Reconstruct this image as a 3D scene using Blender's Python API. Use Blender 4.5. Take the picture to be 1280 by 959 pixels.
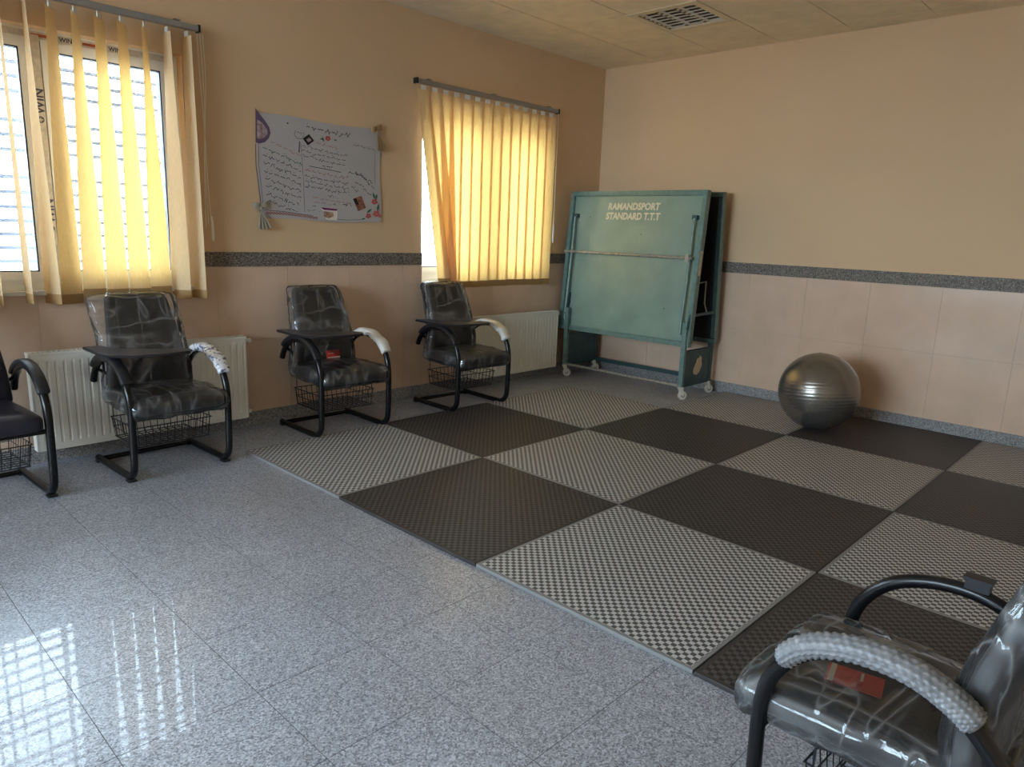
import bpy, bmesh, math, random
from mathutils import Vector, Matrix, noise

for o in list(bpy.data.objects):
    bpy.data.objects.remove(o, do_unlink=True)
scene = bpy.context.scene
COL = scene.collection

# ------------------------------------------------------------------ camera
YAW, PITCH, ROLL = 0.81174, 0.20849, 0.036567
cam_data = bpy.data.cameras.new('camera')
cam_data.sensor_width = 36.0
cam_data.lens = 897.69 / 1280.0 * 36.0
cam_data.clip_start = 0.05
cam = bpy.data.objects.new('camera', cam_data)
COL.objects.link(cam)
fwd = Vector((math.sin(YAW) * math.cos(PITCH), math.cos(YAW) * math.cos(PITCH), -math.sin(PITCH)))
rt0 = Vector((math.cos(YAW), -math.sin(YAW), 0))
up0 = rt0.cross(fwd)
rt = math.cos(ROLL) * rt0 + math.sin(ROLL) * up0
up = -math.sin(ROLL) * rt0 + math.cos(ROLL) * up0
cm = Matrix.Identity(4)
for r in range(3):
    cm[r][0] = rt[r]; cm[r][1] = up[r]; cm[r][2] = -fwd[r]
cm.translation = Vector((-1.8852, -3.9587, 1.3496))
cam.matrix_world = cm
scene.camera = cam

# ------------------------------------------------------------------ world, exposure
SKY_STRENGTH = 26.0
world = bpy.data.worlds.new('sky')
scene.world = world
world.use_nodes = True
wn = world.node_tree.nodes
wn['Background'].inputs['Color'].default_value = (0.69, 0.86, 1.0, 1)
wn['Background'].inputs['Strength'].default_value = SKY_STRENGTH
scene.view_settings.view_transform = 'Standard'
scene.view_settings.look = 'None'
scene.view_settings.exposure = 0.05
scene.view_settings.gamma = 1.0
scene.view_settings.use_curve_mapping = False

# room constants (metres)
XR = 4.02          # right wall
YL = 0.55          # window wall
XB = -5.6          # wall behind-left
YB = -5.3          # wall behind the camera
ZC = 2.905         # ceiling
WALL_T = 0.30
WINDOWS = [(-1.47, -0.02, 0.945, 2.285), (1.775, 3.225, 0.935, 2.285), (-3.35, -1.95, 0.945, 2.285), (-5.2, -3.8, 0.945, 2.285)]  # last two are unseen, added to let in more daylight

FILL_WINDOW = (-3.3, 0.1, 0.90, 2.50)   # (y0, y1, z0, z1) unseen side wall window, added to brighten the room
for (x0, x1, z0, z1) in WINDOWS + [FILL_WINDOW]:
    ld = bpy.data.lights.new('daylight_portal', 'AREA')
    ld.shape = 'RECTANGLE'; ld.size = x1 - x0; ld.size_y = z1 - z0
    ld.cycles.is_portal = True
    lo = bpy.data.objects.new('daylight_portal', ld)
    if (x0, x1, z0, z1) == FILL_WINDOW:
        lo.location = (XB - 0.24, (x0 + x1) / 2, (z0 + z1) / 2)
        lo.rotation_euler = (-math.pi / 2, 0, math.pi / 2)
    else:
        lo.location = ((x0 + x1) / 2, YL + 0.285, (z0 + z1) / 2)
        lo.rotation_euler = (-math.pi / 2, 0, 0)
    COL.objects.link(lo)

# ------------------------------------------------------------------ materials
MATS = {}
def new_mat(name):
    m = bpy.data.materials.new(name); m.use_nodes = True
    MATS[name] = m
    return m, m.node_tree.nodes, m.node_tree.links, m.node_tree.nodes['Principled BSDF']

def ramp(nodes, stops, interp='LINEAR'):
    n = nodes.new('ShaderNodeValToRGB')
    n.color_ramp.interpolation = interp
    e = n.color_ramp.elements
    e[0].position, e[0].color = stops[0][0], (*stops[0][1], 1)
    e[1].position, e[1].color = stops[-1][0], (*stops[-1][1], 1)
    for p, c in stops[1:-1]:
        k = e.new(p); k.color = (*c, 1)
    return n

def simple(name, color, rough=0.5, metal=0.0, spec=0.5, bump=None, vary=None, coat=0.0):
    m, N, L, B = new_mat(name)
    B.inputs['Base Color'].default_value = (*color, 1)
    B.inputs['Roughness'].default_value = rough
    B.inputs['Metallic'].default_value = metal
    B.inputs['Specular IOR Level'].default_value = spec
    B.inputs['Coat Weight'].default_value = coat
    geo = N.new('ShaderNodeNewGeometry')
    if vary:
        sc, amt = vary
        nz = N.new('ShaderNodeTexNoise'); nz.inputs['Scale'].default_value = sc; nz.inputs['Detail'].default_value = 4
        L.new(geo.outputs['Position'], nz.inputs['Vector'])
        r = ramp(N, [(0.3, tuple(max(0, c * (1 - amt)) for c in color)), (0.7, tuple(min(1, c * (1 + amt)) for c in color))])
        L.new(nz.outputs['Fac'], r.inputs['Fac']); L.new(r.outputs['Color'], B.inputs['Base Color'])
    if bump:
        sc, st, dist = bump
        nz = N.new('ShaderNodeTexNoise'); nz.inputs['Scale'].default_value = sc; nz.inputs['Detail'].default_value = 3
        L.new(geo.outputs['Position'], nz.inputs['Vector'])
        b = N.new('ShaderNodeBump'); b.inputs['Strength'].default_value = st; b.inputs['Distance'].default_value = dist
        L.new(nz.outputs['Fac'], b.inputs['Height']); L.new(b.outputs['Normal'], B.inputs['Normal'])
    return m

def granite(name, dark, mid, light, scale, rough, spec=0.4, coat=0.0):
    m, N, L, B = new_mat(name)
    geo = N.new('ShaderNodeNewGeometry')
    v = N.new('ShaderNodeTexVoronoi'); v.inputs['Scale'].default_value = scale
    L.new(geo.outputs['Position'], v.inputs['Vector'])
    sep = N.new('ShaderNodeSeparateColor'); L.new(v.outputs['Color'], sep.inputs['Color'])
    r = ramp(N, [(0.0, dark), (0.16, dark), (0.34, mid), (0.7, mid), (0.86, light), (1.0, light)])
    L.new(sep.outputs['Red'], r.inputs['Fac'])
    n2 = N.new('ShaderNodeTexNoise'); n2.inputs['Scale'].default_value = 2.3; n2.inputs['Detail'].default_value = 3
    L.new(geo.outputs['Position'], n2.inputs['Vector'])
    r2 = ramp(N, [(0.3, (0.88, 0.88, 0.88)), (0.7, (1.0, 1.0, 1.0))])
    L.new(n2.outputs['Fac'], r2.inputs['Fac'])
    mx = N.new('ShaderNodeMix'); mx.data_type = 'RGBA'; mx.blend_type = 'MULTIPLY'; mx.inputs['Factor'].default_value = 1
    L.new(r.outputs['Color'], mx.inputs['A']); L.new(r2.outputs['Color'], mx.inputs['B'])
    L.new(mx.outputs['Result'], B.inputs['Base Color'])
    B.inputs['Roughness'].default_value = rough
    B.inputs['Specular IOR Level'].default_value = spec
    B.inputs['Coat Weight'].default_value = coat; B.inputs['Coat Roughness'].default_value = 0.025
    r3 = ramp(N, [(0.35, (rough, rough, rough)), (0.75, (rough * 1.6, rough * 1.6, rough * 1.6))])
    L.new(n2.outputs['Fac'], r3.inputs['Fac']); L.new(r3.outputs['Color'], B.inputs['Roughness'])
    return m

def foam(name, c_hi, c_lo, cells=54.0):
    m, N, L, B = new_mat(name)
    tc = N.new('ShaderNodeTexCoord')
    ck = N.new('ShaderNodeTexChecker'); ck.inputs['Scale'].default_value = cells
    ck.inputs['Color1'].default_value = (1, 1, 1, 1); ck.inputs['Color2'].default_value = (0, 0, 0, 1)
    L.new(tc.outputs['Object'], ck.inputs['Vector'])
    # smooth border strip: |x|,|y| > 0.482
    sx = N.new('ShaderNodeSeparateXYZ'); L.new(tc.outputs['Object'], sx.inputs['Vector'])
    ab = []
    for a in 'XY':
        n = N.new('ShaderNodeMath'); n.operation = 'ABSOLUTE'; L.new(sx.outputs[a], n.inputs[0]); ab.append(n)
    mxm = N.new('ShaderNodeMath'); mxm.operation = 'MAXIMUM'
    L.new(ab[0].outputs[0], mxm.inputs[0]); L.new(ab[1].outputs[0], mxm.inputs[1])
    gt = N.new('ShaderNodeMath'); gt.operation = 'GREATER_THAN'; gt.inputs[1].default_value = 0.484
    L.new(mxm.outputs[0], gt.inputs[0])
    col = N.new('ShaderNodeMix'); col.data_type = 'RGBA'
    col.inputs['A'].default_value = (*c_lo, 1); col.inputs['B'].default_value = (*c_hi, 1)
    L.new(ck.outputs['Fac'], col.inputs['Factor'])
    edge = N.new('ShaderNodeMix'); edge.data_type = 'RGBA'
    mid = tuple(a * 0.32 + b * 0.68 for a, b in zip(c_hi, c_lo))
    L.new(gt.outputs[0], edge.inputs['Factor']); L.new(col.outputs['Result'], edge.inputs['A'])
    edge.inputs['B'].default_value = (*mid, 1)
    L.new(edge.outputs['Result'], B.inputs['Base Color'])
    B.inputs['Roughness'].default_value = 0.55
    B.inputs['Specular IOR Level'].default_value = 0.35
    hm = N.new('ShaderNodeMath'); hm.operation = 'MAXIMUM'
    L.new(ck.outputs['Fac'], hm.inputs[0]); L.new(gt.outputs[0], hm.inputs[1])
    bp = N.new('ShaderNodeBump'); bp.inputs['Strength'].default_value = 0.6; bp.inputs['Distance'].default_value = 0.002
    L.new(hm.outputs[0], bp.inputs['Height']); L.new(bp.outputs['Normal'], B.inputs['Normal'])
    return m

def glass_sheet(name, tint, gloss_rough, white=0.0, ior=1.45, bump=None, boost=0.0):
    """thin clear sheet: transparent with a Fresnel gloss; creases add relief and a milky share"""
    m, N, L, B = new_mat(name)
    N.remove(B)
    out = N['Material Output']
    tr = N.new('ShaderNodeBsdfTransparent'); tr.inputs['Color'].default_value = (*tint, 1)
    gl = N.new('ShaderNodeBsdfGlossy'); gl.inputs['Roughness'].default_value = gloss_rough
    fr = N.new('ShaderNodeFresnel'); fr.inputs['IOR'].default_value = ior
    mx = N.new('ShaderNodeMixShader')
    fac = fr.outputs[0]
    if boost:
        ad = N.new('ShaderNodeMath'); ad.operation = 'ADD'; ad.use_clamp = True
        ad.inputs[1].default_value = boost; L.new(fac, ad.inputs[0]); fac = ad.outputs[0]
    L.new(fac, mx.inputs[0]); L.new(tr.outputs[0], mx.inputs[1]); L.new(gl.outputs[0], mx.inputs[2])
    last = mx
    if bump:
        sc, st, dist = bump
        tc = N.new('ShaderNodeTexCoord')
        hs = []
        for rot, scl, k in (((0.3, 0.4, 0.7), (1.0, 0.16, 0.30), 1.0), ((1.1, 0.2, -0.6), (0.18, 1.0, 0.5), 1.3)):
            mp = N.new('ShaderNodeMapping'); mp.inputs['Scale'].default_value = scl; mp.inputs['Rotation'].default_value = rot
            nz = N.new('ShaderNodeTexNoise'); nz.inputs['Scale'].default_value = sc * k; nz.inputs['Detail'].default_value = 1.5
            nz.inputs['Distortion'].default_value = 0.25
            L.new(tc.outputs['Object'], mp.inputs['Vector']); L.new(mp.outputs[0], nz.inputs['Vector'])
            s1 = N.new('ShaderNodeMath'); s1.operation = 'SUBTRACT'; s1.inputs[1].default_value = 0.5; L.new(nz.outputs['Fac'], s1.inputs[0])
            s2 = N.new('ShaderNodeMath'); s2.operation = 'ABSOLUTE'; L.new(s1.outputs[0], s2.inputs[0])
            hs.append(s2)
        mn = N.new('ShaderNodeMath'); mn.operation = 'MINIMUM'; L.new(hs[0].outputs[0], mn.inputs[0]); L.new(hs[1].outputs[0], mn.inputs[1])
        bp = N.new('ShaderNodeBump'); bp.inputs['Strength'].default_value = st; bp.inputs['Distance'].default_value = dist
        bp.invert = True
        L.new(mn.outputs[0], bp.inputs['Height'])
        L.new(bp.outputs[0], gl.inputs['Normal']); L.new(bp.outputs[0], fr.inputs['Normal'])
        if white:
            df = N.new('ShaderNodeBsdfDiffuse'); df.inputs['Color'].default_value = (0.85, 0.85, 0.86, 1)
            m2 = N.new('ShaderNodeMixShader')
            r = ramp(N, [(0.0, (white * 3.4,) * 3), (0.005, (white * 1.6,) * 3), (0.03, (white * 0.4,) * 3), (0.2, (white * 0.12,) * 3)])
            L.new(mn.outputs[0], r.inputs['Fac']); L.new(r.outputs['Color'], m2.inputs[0])
            L.new(last.outputs[0], m2.inputs[1]); L.new(df.outputs[0], m2.inputs[2]); last = m2
    L.new(last.outputs[0], out.inputs['Surface'])
    return m

def cloth_translucent(name, refl, trans, share, grain=True):
    m, N, L, B = new_mat(name)
    N.remove(B)
    out = N['Material Output']
    df = N.new('ShaderNodeBsdfDiffuse'); df.inputs['Color'].default_value = (*refl, 1)
    tl = N.new('ShaderNodeBsdfTranslucent'); tl.inputs['Color'].default_value = (*trans, 1)
    mx = N.new('ShaderNodeMixShader'); mx.inputs[0].default_value = share
    if grain:
        tc = N.new('ShaderNodeTexCoord')
        mp = N.new('ShaderNodeMapping'); mp.inputs['Scale'].default_value = (170, 170, 28)
        L.new(tc.outputs['Object'], mp.inputs['Vector'])
        nz = N.new('ShaderNodeTexNoise'); nz.inputs['Scale'].default_value = 1.0; nz.inputs['Detail'].default_value = 2
        L.new(mp.outputs[0], nz.inputs['Vector'])
        r = ramp(N, [(0.35, tuple(c * 0.82 for c in trans)), (0.7, tuple(min(1, c * 1.12) for c in trans))])
        L.new(nz.outputs['Fac'], r.inputs['Fac']); L.new(r.outputs['Color'], tl.inputs['Color'])
    L.new(df.outputs[0], mx.inputs[1]); L.new(tl.outputs[0], mx.inputs[2])
    L.new(mx.outputs[0], out.inputs['Surface'])
    return m

simple('plaster', (0.700, 0.490, 0.305), 0.75, spec=0.25, bump=(60, 0.12, 0.002), vary=(0.9, 0.04))
simple('plaster_dim', (0.62, 0.55, 0.45), 0.8, spec=0.2, vary=(0.9, 0.04))
simple('wall_tile', (0.67, 0.480, 0.355), 0.14, spec=0.5, vary=(5.0, 0.06))
simple('grout', (0.50, 0.42, 0.36), 0.8)
granite('band_stone', (0.075, 0.065, 0.055), (0.185, 0.160, 0.135), (0.33, 0.29, 0.25), 170, 0.4, 0.2)
granite('base_stone', (0.14, 0.135, 0.14), (0.29, 0.28, 0.28), (0.45, 0.44, 0.44), 190, 0.35, 0.25)
granite('floor_stone', (0.175, 0.18, 0.21), (0.35, 0.365, 0.42), (0.54, 0.56, 0.63), 210, 0.36, 0.6, 0.25)
simple('floor_joint', (0.07, 0.065, 0.06), 0.8)
simple('ceiling_board', (0.88, 0.74, 0.56), 0.85, spec=0.2, bump=(45, 0.5, 0.004), vary=(7, 0.06))
simple('ceiling_joint', (0.06, 0.045, 0.03), 0.9)
foam('foam_light', (0.56, 0.555, 0.56), (0.085, 0.083, 0.083))
foam('foam_dark', (0.088, 0.080, 0.078), (0.024, 0.021, 0.021))
simple('foam_edge', (0.055, 0.055, 0.06), 0.6)
simple('upvc', (0.80, 0.80, 0.80), 0.3)
simple('upvc_tape', (0.60, 0.55, 0.50), 0.35, vary=(30, 0.2))
simple('tape_print', (0.04, 0.04, 0.10), 0.5)
simple('tape_red', (0.45, 0.10, 0.06), 0.5)
simple('gasket', (0.02, 0.025, 0.06), 0.5)
glass_sheet('window_glass', (0.97, 0.99, 1.0), 0.02)
simple('sill_stone', (0.62, 0.60, 0.57), 0.2, vary=(20, 0.08))
simple('grille_paint', (0.17, 0.18, 0.22), 0.5)
cloth_translucent('slat_cloth', (0.74, 0.58, 0.38), (1.0, 0.565, 0.165), 0.36)
cloth_translucent('slat_hem', (0.42, 0.26, 0.12), (0.75, 0.40, 0.12), 0.12, False)
simple('rail_metal', (0.33, 0.33, 0.33), 0.4, metal=0.6)
simple('rail_carrier', (0.75, 0.74, 0.70), 0.4)
simple('cord_white', (0.80, 0.76, 0.66), 0.6)
simple('radiator_enamel', (0.80, 0.77, 0.70), 0.35)
simple('radiator_slot', (0.30, 0.28, 0.24), 0.7)
simple('valve_plastic', (0.85, 0.84, 0.80), 0.3)
simple('chair_tube', (0.006, 0.006, 0.007), 0.25, spec=0.35)
simple('chair_plastic', (0.014, 0.014, 0.017), 0.40, spec=0.4)
simple('navy_leather', (0.016, 0.016, 0.028), 0.36, bump=(240, 0.25, 0.001))
simple('grey_leather', (0.022, 0.020, 0.021), 0.45, bump=(240, 0.25, 0.001))
simple('tablet_top', (0.06, 0.06, 0.075), 0.30)
simple('basket_wire', (0.015, 0.015, 0.017), 0.4)
simple('card_red', (0.62, 0.035, 0.022), 0.55)
simple('card_cream', (0.75, 0.68, 0.58), 0.6)
glass_sheet('plastic_wrap', (0.93, 0.93, 0.94), 0.13, white=0.06, ior=1.42, bump=(9, 1.0, 0.05), boost=0.02)
simple('foam_wrap', (0.72, 0.68, 0.62), 0.6, bump=(120, 0.5, 0.004))
simple('bubble_wrap', (0.21, 0.21, 0.22), 0.4, spec=0.5, vary=(60, 0.25))
m, N, L, B = new_mat('printed_wrap')
geo = N.new('ShaderNodeNewGeometry')
nz = N.new('ShaderNodeTexNoise'); nz.inputs['Scale'].default_value = 55; nz.inputs['Detail'].default_value = 3
L.new(geo.outputs['Position'], nz.inputs['Vector'])
r = ramp(N, [(0.40, (0.16, 0.17, 0.28)), (0.47, (0.70, 0.70, 0.74)), (0.8, (0.82, 0.82, 0.84))])
L.new(nz.outputs['Fac'], r.inputs['Fac']); L.new(r.outputs['Color'], B.inputs['Base Color'])
B.inputs['Roughness'].default_value = 0.25
simple('teal_paint', (0.225, 0.315, 0.27), 0.24, vary=(4.0, 0.10))
simple('teal_frame', (0.13, 0.215, 0.195), 0.38, vary=(25.0, 0.18))
simple('teal_dark', (0.030, 0.072, 0.075), 0.42, vary=(12.0, 0.2))
simple('table_black', (0.008, 0.009, 0.010), 0.55)
simple('bare_steel', (0.36, 0.35, 0.32), 0.4, metal=0.5, vary=(40, 0.3))
simple('caster_white', (0.62, 0.58, 0.50), 0.45)
simple('caster_hub', (0.16, 0.15, 0.14), 0.5)
simple('stencil_cream', (0.66, 0.62, 0.47), 0.6)
simple('sticker_rest', (0.60, 0.48, 0.33), 0.8, vary=(60, 0.2))
simple('ball_rubber', (0.25, 0.23, 0.205), 0.27, metal=0.75, spec=0.5)
simple('paper', (0.47, 0.44, 0.44), 0.7, vary=(3, 0.03))
simple('ink_black', (0.035, 0.035, 0.045), 0.7)
simple('ink_grey', (0.12, 0.115, 0.135), 0.7)
simple('ink_red', (0.40, 0.14, 0.11), 0.7)
simple('ink_teal', (0.06, 0.17, 0.17), 0.7)
simple('ink_purple', (0.14, 0.09, 0.17), 0.7)
simple('ink_magenta', (0.22, 0.03, 0.14), 0.7)
simple('photo_brown', (0.26, 0.10, 0.065), 0.5, vary=(60, 0.5))
simple('photo_black', (0.012, 0.01, 0.012), 0.5)
simple('photo_tan', (0.45, 0.26, 0.17), 0.5, vary=(50, 0.4))
simple('photo_pink', (0.38, 0.28, 0.30), 0.5, vary=(40, 0.5))
simple('petal_red', (0.55, 0.10, 0.09), 0.6)
simple('leaf_green', (0.04, 0.13, 0.09), 0.6)
cloth_translucent('tulle_tan', (0.46, 0.30, 0.16), (0.5, 0.35, 0.2), 0.3, False)
cloth_translucent('tulle_pale', (0.48, 0.44, 0.36), (0.5, 0.45, 0.36), 0.3, False)
simple('fixture_white', (0.74, 0.62, 0.46), 0.5)
simple('fixture_mirror', (0.66, 0.62, 0.58), 0.35, metal=0.2)
simple('fixture_dark', (0.03, 0.028, 0.025), 0.6)
simple('outside_ground', (0.42, 0.40, 0.37), 0.9, vary=(2, 0.1))

# ------------------------------------------------------------------ mesh helpers
class MB:
    def __init__(self): self.v, self.f = [], []
    def add(self, vs, fs):
        b = len(self.v)
        self.v += [tuple(p) for p in vs]
        self.f += [tuple(b + i for i in f) for f in fs]
        return self
    def box(self, c, s, rot=None):
        hx, hy, hz = s[0] / 2, s[1] / 2, s[2] / 2
        vs = [Vector((x, y, z)) for x in (-hx, hx) for y in (-hy, hy) for z in (-hz, hz)]
        if rot is not None: vs = [rot @ p for p in vs]
        c = Vector(c)
        return self.add([p + c for p in vs], [(0, 1, 3, 2), (4, 6, 7, 5), (0, 4, 5, 1), (2, 3, 7, 6), (0, 2, 6, 4), (1, 5, 7, 3)])
    def lohi(self, a, b):
        return self.box([(p + q) / 2 for p, q in zip(a, b)], [abs(q - p) for p, q in zip(a, b)])
    def bar(self, p, q, w, h, upv=(0, 0, 1)):
        p, q = Vector(p), Vector(q); d = q - p; n = d.normalized()
        u = Vector(upv); s = n.cross(u)
        if s.length < 1e-5: s = n.cross(Vector((1, 0, 0)))
        s.normalize(); u = s.cross(n)
        R = Matrix((s, n, u)).transposed()
        return self.box((p + q) / 2, (w, d.length, h), R)
    def tube(self, pts, r, seg=10, cap=True, radii=None, flat=1.0):
        pts = [Vector(p) for p in pts]; n = len(pts)
        tang = []
        for i in range(n):
            a = pts[max(0, i - 1)]; b = pts[min(n - 1, i + 1)]
            tang.append((b - a).normalized())
        u = tang[0].orthogonal().normalized(); rings = []
        for i in range(n):
            u = (u - tang[i] * u.dot(tang[i])).normalized()
            w = tang[i].cross(u)
            rr = radii[i] if radii else r
            rings.append([pts[i] + (u * math.cos(2 * math.pi * k / seg) + w * math.sin(2 * math.pi * k / seg) * flat) * rr for k in range(seg)])
        vs = [p for ring in rings for p in ring]; fs = []
        for i in range(n - 1):
            for k in range(seg):
                k2 = (k + 1) % seg
                fs.append((i * seg + k, i * seg + k2, (i + 1) * seg + k2, (i + 1) * seg + k))
        if cap:
            fs.append(tuple(reversed(range(seg)))); fs.append(tuple((n - 1) * seg + k for k in range(seg)))
        return self.add(vs, fs)
    def lathe(self, prof, c=(0, 0, 0), seg=32, axis=None):
        vs, fs = [], []
        R = Vector((0, 0, 1)).rotation_difference(Vector(axis)).to_matrix() if axis else Matrix.Identity(3)
        for r_, z_ in prof:
            for k in range(seg):
                a = 2 * math.pi * k / seg
                vs.append(R @ Vector((r_ * math.cos(a), r_ * math.sin(a), z_)) + Vector(c))
        for i in range(len(prof) - 1):
            for k in range(seg):
                k2 = (k + 1) % seg
                fs.append((i * seg + k, i * seg + k2, (i + 1) * seg + k2, (i + 1) * seg + k))
        fs.append(tuple(reversed(range(seg)))); fs.append(tuple((len(prof) - 1) * seg + k for k in range(seg)))
        return self.add(vs, fs)
    def grid(self, fn, nu, nv):
        vs = [fn(i / nu, j / nv) for j in range(nv + 1) for i in range(nu + 1)]
        fs = [(j * (nu + 1) + i, j * (nu + 1) + i + 1, (j + 1) * (nu + 1) + i + 1, (j + 1) * (nu + 1) + i) for j in range(nv) for i in range(nu)]
        return self.add(vs, fs)
    def prism(self, poly, z0, z1, mp=None):
        n = len(poly)
        vs = [Vector((x, y, z0)) for x, y in poly] + [Vector((x, y, z1)) for x, y in poly]
        if mp: vs = [mp(p) for p in vs]
        fs = [tuple(reversed(range(n))), tuple(range(n, 2 * n))] + [(k, (k + 1) % n, n + (k + 1) % n, n + k) for k in range(n)]
        return self.add(vs, fs)
    def rbox(self, c, s, r, n=6, fn=None):
        """rounded box with n x n patches per face; fn maps each local point"""
        hx, hy, hz = [k / 2 for k in s]
        c = Vector(c)
        bm = bmesh.new(); bmesh.ops.create_cube(bm, size=2.0)
        bmesh.ops.subdivide_edges(bm, edges=bm.edges[:], cuts=n - 1, use_grid_fill=True)
        vs, idx = [], {}
        for i, v in enumerate(bm.verts):
            idx[v] = i
            q = [math.copysign(abs(t) ** 0.8, t) for t in v.co]
            p = Vector((q[0] * hx, q[1] * hy, q[2] * hz))
            inner = Vector((max(-hx + r, min(hx - r, p.x)), max(-hy + r, min(hy - r, p.y)), max(-hz + r, min(hz - r, p.z))))
            d = p - inner
            if d.length > 1e-9: p = inner + d.normalized() * r
            if fn: p = fn(p)
            vs.append(p + c)
        fs = [tuple(idx[v] for v in f.verts) for f in bm.faces]
        bm.free()
        return self.add(vs, fs)
    def mesh(self, name, mat, smooth=False):
        me = bpy.data.meshes.new(name)
        me.from_pydata([tuple(p) for p in self.v], [], self.f)
        me.materials.append(MATS[mat])
        me.validate(); me.update()
        if smooth:
            me.polygons.foreach_set('use_smooth', [True] * len(me.polygons))
            if smooth != 'all':
                me.set_sharp_from_angle(angle=math.radians(38))
        return me

def obj(name, mb, mat=None, parent=None, smooth=False, loc=None):
    me = mb.mesh(name, mat, smooth) if isinstance(mb, MB) else mb
    o = bpy.data.objects.new(name, me)
    COL.objects.link(o)
    if parent: o.parent = parent
    if loc is not None: o.location = loc
    return o

def tag(o, label=None, cat=None, group=None, kind=None):
    if label: o['label'] = label
    if cat: o['category'] = cat
    if group: o['group'] = group
    if kind: o['kind'] = kind
    return o

def thing(name, label, cat, loc=(0, 0, 0), rz=0.0, group=None, scale=1.0):
    o = bpy.data.objects.new(name, None)
    o.empty_display_size = 0.1
    o.location = loc; o.rotation_euler = (0, 0, rz); o.scale = (scale,) * 3
    COL.objects.link(o)
    return tag(o, label, cat, group)

def struct(name, mb, mat, label=None, smooth=False):
    o = obj(name, mb, mat, None, smooth)
    o['kind'] = 'structure'
    if label: o['label'] = label
    return o

def smooth_path(pts, n=6):
    P = [Vector(p) for p in pts]; out = []
    for i in range(len(P) - 1):
        p0 = P[max(0, i - 1)]; p1 = P[i]; p2 = P[i + 1]; p3 = P[min(len(P) - 1, i + 2)]
        for k in range(n):
            t = k / n
            out.append(0.5 * ((2 * p1) + (-p0 + p2) * t + (2 * p0 - 5 * p1 + 4 * p2 - p3) * t * t + (-p0 + 3 * p1 - 3 * p2 + p3) * t ** 3))
    out.append(P[-1])
    return out

def text_mesh(txt, size, shear=0.0, offset=0.0, align='LEFT', spacing=1.0):
    cu = bpy.data.curves.new('lettering', 'FONT')
    cu.body = txt; cu.size = size; cu.shear = shear; cu.offset = offset
    cu.align_x = align; cu.space_character = spacing; cu.resolution_u = 3
    o = bpy.data.objects.new('lettering', cu); COL.objects.link(o)
    bpy.context.view_layer.update()
    me = bpy.data.meshes.new_from_object(o.evaluated_get(bpy.context.evaluated_depsgraph_get()))
    bpy.data.objects.remove(o, do_unlink=True)
    mb = MB(); mb.v = [tuple(v.co) for v in me.vertices]; mb.f = [tuple(p.vertices) for p in me.polygons]
    bpy.data.meshes.remove(me)
    return mb

random.seed(7)

# ================================================================== SETTING
# ---- floor with stone tiles
PX, PY = 0.3820, 0.3725
TX0, TY0 = -1.402, -1.412
fl = struct('floor', MB().lohi((XB - 0.3, YB - 0.3, -0.15), (XR + 0.3, YL + 0.3, -0.0008)), 'floor_joint', 'grey speckled polished stone tile floor')
tile_me = MB().lohi((-PX / 2 + 0.0011, -PY / 2 + 0.0011, -0.012), (PX / 2 - 0.0011, PY / 2 - 0.0011, 0.0)).mesh('tile', 'floor_stone')
rest = MB()
def under_mat(x0, x1, y0, y1):
    return x0 > 0.03 and x1 < 3.97 and y1 < -0.03 and y0 > -3.97 and not (x1 > 2.95 and y1 > -1.05)
i0 = math.floor((XB - TX0) / PX); i1 = math.ceil((XR - TX0) / PX)
j0 = math.floor((YB - TY0) / PY); j1 = math.ceil((YL - TY0) / PY)
for i in range(i0, i1):
    for j in range(j0, j1):
        x0, y0 = TX0 + i * PX, TY0 + j * PY
        x1, y1 = x0 + PX, y0 + PY
        cx0, cx1, cy0, cy1 = max(x0, XB), min(x1, XR), max(y0, YB), min(y1, YL)
        if cx1 - cx0 < 0.01 or cy1 - cy0 < 0.01 or under_mat(x0, x1, y0, y1): continue
        full = (cx1 - cx0 > PX - 1e-4) and (cy1 - cy0 > PY - 1e-4)
        if y1 < -4.3 or x1 < -2.75:
            rest.lohi((cx0 + 0.0009, cy0 + 0.0009, -0.012), (cx1 - 0.0009, cy1 - 0.0009, 0)); continue
        if full:
            obj('tile', tile_me, parent=fl, loc=((x0 + x1) / 2, (y0 + y1) / 2, 0))
        else:
            obj('tile', MB().lohi((cx0 + 0.0009, cy0 + 0.0009, -0.012), (cx1 - 0.0009, cy1 - 0.0009, 0)), 'floor_stone', fl)
o = obj('tile', rest, 'floor_stone', fl); o['kind'] = 'stuff'

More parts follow.
